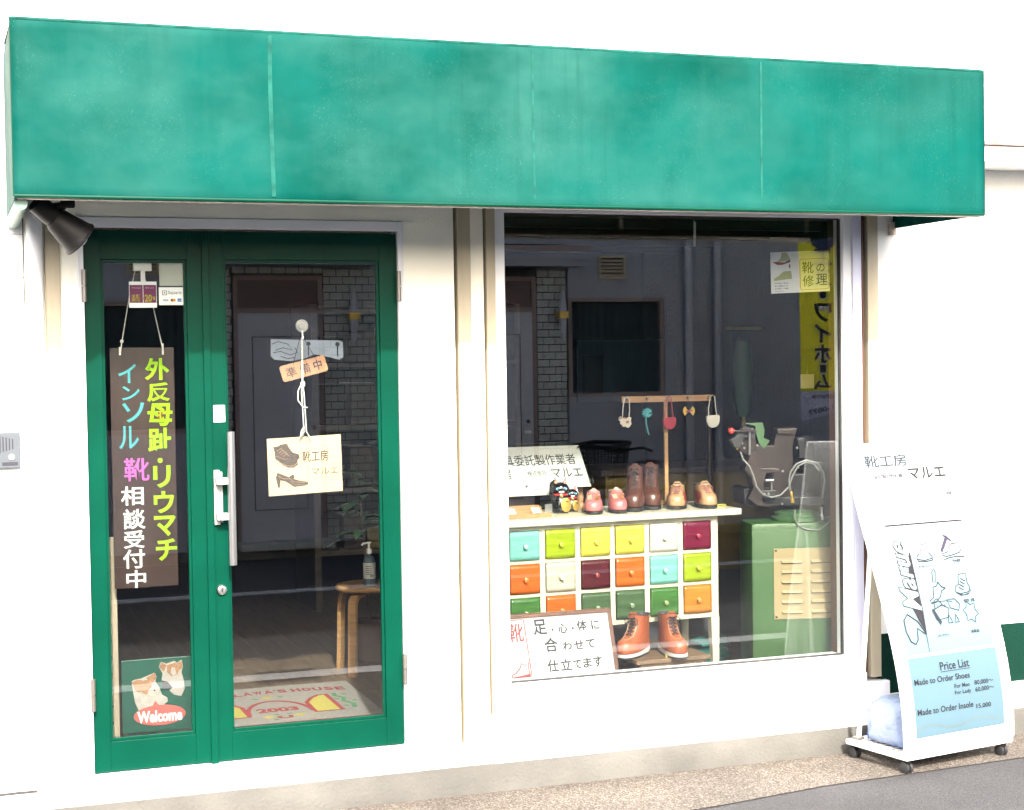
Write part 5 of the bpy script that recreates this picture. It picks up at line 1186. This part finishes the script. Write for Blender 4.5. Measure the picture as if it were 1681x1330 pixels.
# bicycle parked across the street, its lattice basket mirrored above the boots
bc = thing('parked_bicycle', 'bicycle with a black lattice basket and brown saddle parked across the street', 'bicycle', (6.38, -7.95, GZ), R(150))
def cyc(name, mb, m=M['black'], **k): return build(name, mb, m, bc, local=True, smooth=True, **k)
for x in (-.52, .52):
    wh_ = cyc('wheel', MB().tube([(x+.24*math.cos(a*PI/16), 0, .255+.24*math.sin(a*PI/16)) for a in range(33)], .016, 8, caps=False), M['rubber'])
    mb = MB()
    for k in range(14): a = k*2*PI/14; mb.tube([(x, 0, .255), (x+.23*math.cos(a), 0, .255+.23*math.sin(a))], .0015, 4)
    build('spokes', mb, M['chrome'], wh_, local=True)
mb = MB(); mb.tube([(-.52, 0, .255), (-.12, 0, .28), (-.20, 0, .72)], .014, 8); mb.tube([(-.12, 0, .28), (.28, 0, .45), (.36, 0, .72)], .018, 8); mb.tube([(-.52, 0, .255), (-.20, 0, .66)], .010, 8); mb.tube([(.52, 0, .255), (.44, 0, .50), (.34, 0, .88)], .014, 8); cyc('frame', mb, M['steel'])
cyc('saddle', MB().loft([[(-.33, y_, z_) for y_, z_ in ((-.10, .77), (-.06, .80), (.06, .80), (.10, .77))], [(-.22, y_, z_) for y_, z_ in ((-.09, .77), (-.05, .81), (.05, .81), (.09, .77))], [(-.06, y_, z_) for y_, z_ in ((-.02, .78), (-.015, .80), (.015, .80), (.02, .78))]]), M['choc'])
cyc('handlebar', MB().tube([(.10, -.28, .92), (.26, -.27, .96), (.34, -.10, .93), (.34, .10, .93), (.26, .27, .96), (.10, .28, .92)], .013, 8), M['black'])
bkt = cyc('basket', MB().tube([(.36, -.21, 1.01), (.72, -.24, .98), (.74, 0, .99), (.72, .24, .98), (.36, .21, 1.01), (.36, -.21, 1.01)], .020, 8))
mb = MB()
for k in range(9):
    z_ = .60+k*.045; g_ = .17+.006*k
    mb.tube([(.40, -g_, z_), (.67+.005*k, -g_, z_), (.67+.005*k, g_, z_), (.40, g_, z_), (.40, -g_, z_)], .006, 5)
for k in range(11):
    y_ = -.17+.034*k; mb.tube([(.67, y_, .60), (.715, y_*1.3, .98)], .006, 5); mb.tube([(.40, y_, .60), (.375, y_*1.2, 1.0)], .006, 5)
for k in range(8):
    x_ = .40+.036*k
    for s_ in (-1, 1): mb.tube([(x_, s_*.17, .60), (x_, s_*.225, .99)], .006, 5)
mb.box(.40, .67, -.17, .17, .58, .60); build('lattice', mb, M['black'], bkt, local=True)
t = thing('teal_scoop', 'teal plastic trays on the floor behind the chest leg', 'tray', (3.62, .9, .251))
for k in range(3): build('tray', MB().loft([[(3.52+k*.04, .85+k*.05, .26+k*.05), (3.72+k*.02, .85+k*.05, .26+k*.05), (3.72+k*.02, .98+k*.05, .26+k*.05), (3.52+k*.04, .98+k*.05, .26+k*.05)], [(3.50+k*.05, .85+k*.05, .272+k*.05), (3.68+k*.03, .85+k*.05, .31+k*.05), (3.68+k*.03, .98+k*.05, .31+k*.05), (3.50+k*.05, .98+k*.05, .272+k*.05)]]), M['teal'], t)
# paper strip hanging from the casing
solo('paper_strip', MB().prism([(3.262, 2.335), (3.272, 2.335), (3.275, 2.445), (3.262, 2.455)], .30, .302), M['paper'], 'white paper strip hanging inside the top of the window', 'paper strip')

# ================================================================== ACROSS THE STREET (seen in the glass)
ob = thing('opposite_building', 'blue-grey building across the street with brick door recesses and curtained windows', 'building', (4, -8.6, GZ))
OY = -8.5
build('wall', MB().box(-30, 34, OY-.6, OY-.1, GZ, 3.35), M['oppwall'], ob)
build('wall', MB().box(-30, .2, OY-.1, OY, .1, 3.35).box(.2, 2.28, OY-.1, OY, 2.42, 3.35).box(.2, 2.28, OY-.1, OY, .1, 1.2).box(2.28, 7.0, OY-.1, OY, 2.98, 3.35).box(5.92, 6.98, OY-.1, OY, 2.45, 2.98).box(5.92, 6.98, OY-.1, OY, .1, 1.45).box(6.98, 34, OY-.1, OY, .1, 3.35), M['oppwall'], ob)
build('base', MB().box(-30, 34, OY-.1, OY+.15, GZ, .098), M['plinth'], ob)
for x0, x1, z0, z1 in ((.9, 2.27, 1.2, 2.42), (5.925, 6.975, 1.45, 2.45)):
    w_ = build('window', MB().box(x0, x0+.04, OY-.09, OY-.02, z0, z1).box(x1-.04, x1, OY-.09, OY-.02, z0, z1).box(x0+.04, x1-.04, OY-.09, OY-.02, z0, z0+.04).box(x0+.04, x1-.04, OY-.09, OY-.02, z1-.04, z1), M['oppframe'], ob)
    mb = MB(); n = 60
    pts = [(x0+.03+(x1-x0-.06)*i/n, OY-.088+.012*math.sin(i*1.3)) for i in range(n+1)]
    for p, q in zip(pts, pts[1:]): mb.poly([(p[0], p[1], z0+.03), (q[0], q[1], z0+.03), (q[0], q[1], z1-.03), (p[0], p[1], z1-.03)])
    build('curtain', mb, M['curtain'], w_)
# brick cladding, one mesh of real bricks per panel
build('brick_backing', MB().box(2.28, 5.92, OY-.099, OY-.06, .1, 2.98), M['mortar'], ob)
bw, bh = .128, .0745
def bricks(x0, x1, z0, z1):
    mb = MB(); z = z0; r_ = 0; n = 0
    while z < z1-.01:
        x = x0-(bw/2 if r_ % 2 else 0)
        while x < x1-.005:
            a, b = max(x0, x)+.006, min(x1, x+bw)-.006
            if b-a > .015: mb.box(a, b, OY-.058-random.uniform(0, .002), OY-.044+random.uniform(-.002, .003), z+.0055, min(z1, z+bh)-.0055); n += 1
            x += bw
        z += bh; r_ += 1
    o = build('brick_cladding', mb, M['brick'], ob); o['kind'] = 'stuff'
bricks(2.29, 2.56, .12, 2.98); bricks(3.43, 4.72, .12, 2.98); bricks(5.60, 5.92, .12, 2.98); bricks(2.56, 3.43, 2.68, 2.98)
for x0, x1 in ((2.57, 3.42), (4.73, 5.59)):
    dfm = build('door_frame', MB().box(x0, x0+.04, OY-.08, OY-.03, .10, 2.66).box(x1-.04, x1, OY-.08, OY-.03, .10, 2.66).box(x0+.04, x1-.04, OY-.08, OY-.03, 2.62, 2.66).box(x0+.04, x1-.04, OY-.08, OY-.03, 2.31, 2.355), M['oppframe'], ob)
    d_ = build('door', MB().box(x0+.042, x1-.042, OY-.075, OY-.045, .12, 2.308), M['oppdoor'], ob)
    mb = MB(); a0, a1 = x0+.17, x1-.17
    for q in ((a0, a1, 2.08, 2.09), (a0, a1, .45, .46), (a0, a0+.01, .46, 2.08), (a1-.01, a1, .46, 2.08)): mb.box(q[0], q[1], OY-.046, OY-.041, q[2], q[3])
    build('panel_moulding', mb, M['greyink'], d_)
    build('handle', MB().box(x1-.14, x1-.07, OY-.045, OY-.02, 1.10, 1.13, .004), M['steel'], d_); build('lock', MB().lathe([(.02, 0), (.02, .012)], (x1-.10, OY-.045, 1.22), (0, 1, 0), 14), M['black'], d_)
    build('transom_glass', MB().box(x0+.042, x1-.042, OY-.058, OY-.052, 2.357, 2.618), mat('dark_red_transom', (.07, .03, .028), .5), dfm)
    for k in range(7): build('step_brick', MB().box(x0+.125*k, x0+.125*k+.118, OY-.04, OY+.22, .10, .165, .004), M['brick'], ob)
for x in (3.70, 5.84):
    t = thing('wall_lamp', 'white tube wall lamp with brass band across the street, beside the %s door' % ('left' if x < 4 else 'right'), 'lamp', (x, OY+.05, 2.0), 0, 'wall lamps across the street')
    build('tube', MB().lathe([(.02, 0), (.038, .15), (.045, .24), (.038, .33), (.02, .48)], (x, OY+.05, 2.03), (0, 0, 1), 18), M['lampglass'], t, smooth=True); build('band', MB().box(x-.05, x+.05, OY-.04, OY+.10, 2.24, 2.31, .004), M['brass'], t)
for x0, z0 in ((1.60, 2.68), (6.25, 2.66)):
    v_ = build('vent', MB().box(x0, x0+.29, OY+.001, OY+.04, z0-.02, z0).box(x0, x0+.29, OY+.001, OY+.03, z0+.19, z0+.21).box(x0, x0+.02, OY+.001, OY+.03, z0, z0+.19).box(x0+.27, x0+.29, OY+.001, OY+.03, z0, z0+.19), M['cream'], ob); build('vent_back', MB().box(x0+.02, x0+.27, OY+.001, OY+.006, z0, z0+.19), M['groove'], v_)
    for k in range(5): build('vent_slat', MB().prismx([(OY+.010, z0+.022+k*.036), (OY+.03, z0+.005+k*.036), (OY+.032, z0+.014+k*.036), (OY+.010, z0+.030+k*.036)], x0+.02, x0+.27), M['cream'], v_)
for x0, x1 in ((2.2, 3.9), (4.5, 5.98)):
    build('door_canopy', MB().box(x0, x1, OY, OY+.42, 2.80, 2.90).box(x0+.03, x1-.03, OY, OY+.39, 2.74, 2.80), M['oppwall'], ob); build('canopy_edge', MB().box(x0-.02, x1+.02, OY, OY+.44, 2.902, 2.935), M['oppframe'], ob)
for x in (7.22, 7.55): build('drain_pipe', MB().tube([(x, OY+.06, .1), (x, OY+.06, 3.35)], .042, 12), M['oppdoor'], ob, smooth=True)
# tall banner on a pole, seen mirrored in the window
bn = thing('nobori_banner', 'tall yellow banner with black kana on a pole across the street', 'banner', (8.25, -7.1, GZ))
build('pole', MB().tube([(8.27, -7.13, .2), (8.27, -7.13, 3.2)], .014, 10), M['trim'], bn, smooth=True); build('foot', MB().lathe([(.20, 0), (.20, .12), (.16, .18), (.05, .2)], (8.27, -7.13, GZ), (0, 0, 1), 24), M['bluebox'], bn, smooth=True)
def bch(a, b): return Vector((8.255-a*.50, -7.10-.02*math.sin(a*4+b*3)-.03*a*a, 1.30-.10*a*(1 if b < .05 else 0)+b*1.80))
def grid(mb, a0, a1, b0, b1, f, na=8, nb=24):
    g_ = [[mb.bm.verts.new(f(a0+(a1-a0)*i/na, b0+(b1-b0)*j/nb)) for j in range(nb+1)] for i in range(na+1)]
    for p, q in zip(g_, g_[1:]):
        for j in range(nb): mb.bm.faces.new((p[j], q[j], q[j+1], p[j+1]))
    return mb
build('cloth', grid(MB(), .0, .12, .105, 1, bch), M['bannere'], bn, smooth='all', label='orange edge strip')
build('cloth', grid(MB(), .12, 1, .105, 1, bch), M['banner'], bn, smooth='all', label='yellow field')
build('cloth', grid(MB(), 0, 1, 0, .105, bch), mat('lilac_banner_end', (.34, .34, .45), .8), bn, smooth='all', label='pale lilac lower end')
def bf(off): return lambda a, b: bch(a, b)+Vector((0, off, 0))
for bold, off, mm in ((.06, .006, M['wpaint']), (.022, .010, M['bink'])):
    mb = MB()
    for ch_, b0, b1 in (('エ', .775, .865), ('ス', .665, .755), ('ワ', .475, .575), ('イ', .365, .465), ('ホ', .255, .355), ('ム', .115, .195)):
        letter(mb, ch_, .32, b0, .40, b1-b0, bf(off), bold)
    e = .008 if off < .008 else 0
    mb.flat([(.52+(.075+e*2)*math.cos(t*PI/8), .620+(.022+e)*math.sin(t*PI/8)) for t in range(16)], bf(off)); mb.flat([(.44-e*2, .205-e), (.58+e*2, .205-e), (.58+e*2, .245+e), (.44-e*2, .245+e)], bf(off))
    build('lettering' if off > .008 else 'lettering_outline', mb, mm, bn)
mb = MB(); letter(mb, '☎078', .18, .062, .58, .026, bf(.010), .01); letter(mb, '41-0077', .14, .022, .70, .026, bf(.010), .01); build('phone_number', mb, M['bink'], bn)
mb = MB(); mb.ribbon([(.50+.26*math.cos(t*PI/16), .935+.052*math.sin(t*PI/16)) for t in range(32)], .05, bf(.010), True); mb.ribbon([(.42, .96), (.42, .915), (.58, .915)], .03, bf(.012)); build('round_mark', mb, ink('mark_ink', (.02, .03, .06)), bn)
mb = MB(); mb.flat([(.50+.24*math.cos(t*PI/16), .935+.048*math.sin(t*PI/16)) for t in range(32)], bf(.008)); build('round_mark_ground', mb, M['wpaint'], bn)

# ================================================================== PAVEMENT SIGN
BR = R(10.5); BO = Vector((3.856, -.490, 0))
sb = thing('pavement_sign', 'white curved pavement sign on castors with a pale blue price list', 'sign', (BO.x, BO.y, GZ), BR)
zc_ = [.107+(1.426-.107)*i/60 for i in range(61)]
def tz(z):
    z = (z-.107)*1.0076+.09; return max(0, (-.2072*z**3+.5817*z*z-.1461*z+.0091))*.955
tc_ = [tz(z) for z in zc_]; sc_ = [0]
for i in range(60): sc_.append(sc_[-1]+math.hypot(zc_[i+1]-zc_[i], tc_[i+1]-tc_[i]))
LS = sc_[-1]
def board(off=0):
    """chart of the curved board: a along its width, b = height along the curve, off = proud of the face"""
    def f(a, b):
        b = max(0, min(LS, b)); i = 0
        while i < 59 and sc_[i+1] < b: i += 1
        k = (b-sc_[i])/(sc_[i+1]-sc_[i]); z = zc_[i]+(zc_[i+1]-zc_[i])*k; t = tc_[i]+(tc_[i+1]-tc_[i])*k
        dz, dt = zc_[i+1]-zc_[i], tc_[i+1]-tc_[i]; l = math.hypot(dz, dt); nv = Vector((0, -dz/l, dt/l))
        return Vector((a, t, z-GZ))+nv*off
    return f
BW = .645
def sheet(a0, a1, b0, b1, off, th, n=60, na=1):
    mb = MB(); F, B = board(off), board(off-th); A_ = []
    for i in range(n+1):
        b = b0+(b1-b0)*i/n
        A_.append([mb.bm.verts.new(F(a0, b)), mb.bm.verts.new(F(a1, b)), mb.bm.verts.new(B(a1, b)), mb.bm.verts.new(B(a0, b))])
    for p, q in zip(A_, A_[1:]):
        for k in range(4): mb.bm.faces.new((p[k], p[(k+1) % 4], q[(k+1) % 4], q[k]))
    mb.bm.faces.new(A_[0][::-1]); mb.bm.faces.new(A_[-1]); return mb
def sbp(name, mb, m, **k): return build(name, mb, m, sb, local=True, **k)
sm_w = M['white']
sbp('side_rail', sheet(0, .052, 0, LS, .004, .024), sm_w, smooth=True); sbp('side_rail', sheet(BW-.052, BW, 0, LS, .004, .024), sm_w, smooth=True)
sbp('bottom_rail', sheet(.052, BW-.052, 0, .055, .0035, .022, 4), sm_w); sbp('top_rail', sheet(.052, BW-.052, LS-.03, LS, .0035, .022, 4), sm_w)
sbp('backing', sheet(.050, BW-.050, .05, LS-.02, -.002, .004), sm_w, smooth=True)
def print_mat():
    m, nt, b = _nodes('pale_blue_whiter_upward'); N, Lk = nt.nodes, nt.links
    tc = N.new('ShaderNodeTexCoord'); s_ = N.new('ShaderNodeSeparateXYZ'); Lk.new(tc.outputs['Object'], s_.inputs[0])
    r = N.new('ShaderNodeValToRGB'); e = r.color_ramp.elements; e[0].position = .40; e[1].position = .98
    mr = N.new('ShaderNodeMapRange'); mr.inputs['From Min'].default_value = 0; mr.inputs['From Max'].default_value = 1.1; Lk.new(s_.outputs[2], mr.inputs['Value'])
    e[0].color = (.085, .150, .175, 1); e[1].color = (.19, .21, .215, 1); x = e.new(.70); x.color = (.105, .155, .175, 1)  # colour runs from pale blue to near white towards the top
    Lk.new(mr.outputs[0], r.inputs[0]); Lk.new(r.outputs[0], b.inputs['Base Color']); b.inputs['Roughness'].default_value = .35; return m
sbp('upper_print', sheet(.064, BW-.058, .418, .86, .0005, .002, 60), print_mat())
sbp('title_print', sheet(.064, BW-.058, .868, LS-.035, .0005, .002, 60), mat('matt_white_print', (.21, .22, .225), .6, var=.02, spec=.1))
sbp('price_print', sheet(.055, BW-.055, .062, .405, .0005, .002, 60), mat('pale_blue_print', (0.06536, 0.1147, 0.1449), .35, var=.03))
sbp('divider', sheet(.055, BW-.055, .406, .417, .0008, .002, 1), M['white'])
F1, F2 = board(.0032), board(.0040)
def wrt(L, m, name='lettering', f=F1):
    for s_, a0, b0, w_, h_, bo in L: sbp(name, letter(MB(), s_, a0, b0, w_, h_, f, bo), m)
wrt([('靴工房', .088, 1.265, .250, .055, .005)], M['paleink']); wrt([('マルエ', .335, 1.200, .225, .055, .010)], ink('slate_ink', (0.01331, 0.01581, 0.0183)))
wrt([('Tel.078(579)4188', .110, 1.208, .185, .022, .01)], M['paleink'], 'phone_lettering'); wrt([('LINE', .525, 1.118, .045, .013, .01)], M['paleink'], 'small_lettering')
mb = MB(); mb.ribbon([(.548+.034*math.cos(t*PI/10), 1.124+.022*math.sin(t*PI/10)) for t in range(20)], .0015, F1, True); sbp('speech_bubble', mb, ink('very_pale_ink', (0.1, 0.112, 0.12)))
mb = MB(); mb.ribbon([(.115+.49*i/14, .995-.002*i/14) for i in range(15)], .0055, F1); sbp('rule', mb, inkr := ink('violet_grey_rule', (.012, .011, .018)))
dk = ink('charcoal_ink', (0.02016, 0.02016, 0.02464))
mb = MB(); L = []
for i in range(25):
    k = i/24; b = 1.022-.60*k; a = .221-.03*k; wd = .0012+.0045*math.exp(-((k-.62)/.35)**2)
    L.append((mb.bm.verts.new(F1(a-wd/2, b)), mb.bm.verts.new(F1(a+wd/2, b))))
for q, t in zip(L, L[1:]): mb.bm.faces.new((q[0], q[1], t[1], t[0]))
mb.flat([(.214, .87), (.221, .865), (.208, .60), (.198, .50), (.170, .56), (.150, .62), (.165, .70), (.182, .78)], F1)
mb.ribbon([(.196, .50), (.160, .56), (.110, .595), (.083, .57), (.082, .52), (.098, .475), (.122, .462), (.140, .48), (.150, .53), (.190, .50)], .006, F1)
sbp('logo_shadow', mb, dk)
letter(mb2 := MB(), 'Marue', .100, .600, .105, .325, F2, .045, .35, rot=1); sbp('logo_outline', mb2, dk)
letter(mb2 := MB(), 'Marue', .102, .604, .101, .317, board(.0048), .018, .35, rot=1); sbp('logo', mb2, mat('logo_pale_blue', (0.15, 0.198, 0.196), .4))
inkm = ink('slate_outline_ink', (0.02059, 0.02471, 0.03089)); LW = .0042
def sk(pts, closed=False, w_=LW): mbs.ribbon(pts, w_, F1, closed)
mbs = MB()  # boot
sk([(.29, .895), (.328, .900), (.326, .862), (.345, .838), (.342, .822), (.300, .818), (.258, .822), (.252, .838), (.262, .852), (.283, .858)], True); sk([(.252, .832), (.298, .824), (.345, .832)])
sbp('boot_icon', mbs, inkm)
mbs = MB(); mbs.flat([(.404, .862), (.416, .852), (.466, .912), (.454, .924)], F1); mbs.flat([(.435, .935), (.462, .928), (.486, .905), (.482, .897), (.468, .908), (.450, .920)], F1); sbp('hammer_icon', mbs, ink('lilac_ink', (0.033, 0.03, 0.051)))
mbs = MB(); sk([(.412, .848), (.440, .850), (.462, .878), (.480, .888), (.520, .890), (.530, .860), (.518, .846), (.48, .838), (.43, .832), (.412, .838)], True); sk([(.41, .818), (.45, .826), (.50, .828), (.54, .824)]); sbp('shoe_icon', mbs, inkm)
mbs = MB(); sk([(.318, .770), (.332, .782), (.338, .770), (.322, .722), (.308, .722)], True); sk([(.30, .700), (.325, .705), (.335, .722)]); sk([(.335, .722), (.350, .700), (.372, .690)], False, .005); sk([(.300, .700), (.290, .655), (.262, .642), (.268, .632), (.300, .636), (.330, .655), (.345, .680), (.372, .690)]); sk([(.265, .628), (.31, .634), (.36, .634), (.392, .628)], False, .003); sbp('insole_icon', mbs, inkm)
mbs = MB(); sk([(.470, .745), (.515, .748), (.512, .70), (.520, .682), (.505, .662), (.455, .658), (.428, .668), (.432, .690), (.455, .700)], True); mbs.flat([(.428, .664), (.470, .652), (.508, .658), (.523, .680), (.519, .664), (.500, .650), (.455, .648)], F1)
for k in range(4): sk([(.452+k*.008, .688+k*.013), (.478+k*.008, .672+k*.013)])
sbp('trainer_icon', mbs, inkm)
mbs = MB(); sk([(.265, .605), (.295, .555), (.345, .560), (.362, .600), (.325, .618), (.27, .60)]); sk([(.280, .605), (.285, .640), (.305, .648), (.33, .618)]); mbs.flat([(.258, .600), (.272, .606), (.302, .545), (.292, .530), (.272, .560)], F1); sk([(.362, .64), (.41, .638), (.432, .612), (.418, .585), (.372, .600)], True); sk([(.345, .552), (.352, .572), (.360, .552), (.366, .535), (.340, .535)], True); sk([(.385, .552), (.392, .572), (.400, .552), (.406, .535), (.380, .535)], True); sbp('bag_icon', mbs, inkm)
mbs = MB(); q = []
for k in range(12):
    a = k*PI/6+.3; r_ = .046 if k % 2 else .030; q.append((.488+r_*math.cos(a), .572+r_*1.1*math.sin(a)))
sk(q, True, .0040); sbp('hide_icon', mbs, inkm)
wrt([('オーダーメイドシューズ', .250, .790, .115, .016, .02), ('靴の修理', .460, .800, .048, .016, .02), ('インソール', .292, .604+.004, .055, .014, .02), ('既製靴・調整', .462, .616, .066, .016, .02), ('レザークラフト', .258, .478, .068, .014, .02), ('革製品', .462, .478, .05, .015, .02)], inkm, 'caption')
wrt([('Price List', .235, .336, .175, .036, .012), ('Made to Order Shoes', .072, .288, .330, .026, .010), ('For Men', .303, .252, .090, .018, .008), ('For Lady', .300, .220, .098, .021, .008), ('80,000～', .424, .250, .115, .023, .010), ('60,000～', .424, .220, .115, .023, .010), ('Made to Order Insole', .070, .160, .332, .026, .010), ('15,000', .420, .148, .090, .022, .010)], dk, 'price_lettering')
mb = MB(); mb.ribbon([(.234, .330), (.412, .330)], .0022, F1); sbp('underline', mb, dk)
mb = MB(); q = [(.062+.52*i/20, .100+.012*math.sin(i*.55)) for i in range(21)]; mb.ribbon(q, .012, board(.0012)); sbp('wave_print', mb, mat('paler_blue_print', (0.0714, 0.1092, 0.1237), .35))
# base tray, castors, props
mb = MB(); B1 = board(-.02)(0, 0)
for a0, a1, y0, y1 in ((0, .030, .0, .385), (BW-.030, BW, .0, .385), (.030, BW-.03, .355, .385), (.030, BW-.03, .0, .030)): mb.box(a0, a1, y0, y1, .062, .086)
sbp('base_frame', mb, sm_w, bevel=.006, smooth=True)
for k in range(9): sbp('grid_bar', MB().box(.030, BW-.03, .055+k*.034, .061+k*.034, .074, .080), sm_w)
for a in (.09, .20, .31, .42, .53): sbp('grid_rib', MB().box(a, a+.006, .03, .355, .068, .0735), sm_w)
for a, y in ((.028, .025), (BW-.045, .025), (.030, .352), (BW-.045, .352)):
    c_ = sbp('castor', MB().box(a-.014, a+.014, y-.012, y+.018, .038, .062, .004), M['black'])
    for s_ in (-1, 1): build('wheel', MB().lathe([(.014, 0), (.024, .002), (.025, .006), (.025, .014), (.018, .017)], (a+s_*.002, y+.006, .0255), (s_, 0, 0), 24), M['rubber'], c_, local=True, smooth=True)
for a in (.038, BW-.038):
    f_ = board(-.024)(a, .93); sbp('rear_prop', MB().tube([(a, .340, .090), (a, f_.y+.004, f_.z)], .0105, 14), sm_w, smooth=True)
    sbp('prop_clip', MB().box(a-.022, a+.022, .325, .360, .086, .100, .003), M['hinge'])
# water weight bag on the tray
wb = thing('water_bag', 'crumpled clear blue water weight bag resting on the tray of the pavement sign', 'bag', (BO.x, BO.y, GZ+.086), BR)
mb = MB(); random.seed(5); n = 44; rs = []
for i, z in enumerate([.001, .010, .035, .07, .105, .140, .168, .186, .193]):
    k = [.90, .97, 1.0, 1.0, .99, .965, .91, .80, .60][i]; ring = []
    for j in range(n):
        a = 2*PI*j/n; x = math.copysign(abs(math.cos(a))**.35, math.cos(a))*.245*k; y = math.copysign(abs(math.sin(a))**.35, math.sin(a))*.135*k
        wob = 1+.030*math.sin(a*9+z*60)*(.3+i/9)+.018*math.sin(a*17-z*90)+random.uniform(-.008, .008)
        ring.append((.300+x*wob, .205+y*wob, z+.004*math.sin(a*7)*(i > 5)))
    rs.append(ring)
m_, nt_, b_ = _nodes('milky_blue_plastic'); b_.inputs['Base Color'].default_value = (.34, .42, .58, 1); b_.inputs['Roughness'].default_value = .22; b_.inputs['Transmission Weight'].default_value = .35; b_.inputs['IOR'].default_value = 1.3
nn_ = nt_.nodes.new('ShaderNodeTexNoise'); nn_.inputs['Scale'].default_value = 9; nn_.inputs['Detail'].default_value = 4; tcc = nt_.nodes.new('ShaderNodeTexCoord'); nt_.links.new(tcc.outputs['Object'], nn_.inputs['Vector']); bb_ = nt_.nodes.new('ShaderNodeBump'); bb_.inputs['Strength'].default_value = 1.0; bb_.inputs['Distance'].default_value = .03; nt_.links.new(nn_.outputs['Fac'], bb_.inputs['Height']); nt_.links.new(bb_.outputs[0], b_.inputs['Normal'])
mb.loft(rs); build('bag', mb, m_, wb, local=True, smooth='all')
build('water', MB().box(.07, .53, .085, .325, .003, .035, .01), mat('blue_water', (.05, .14, .42), .2), wb, local=True)
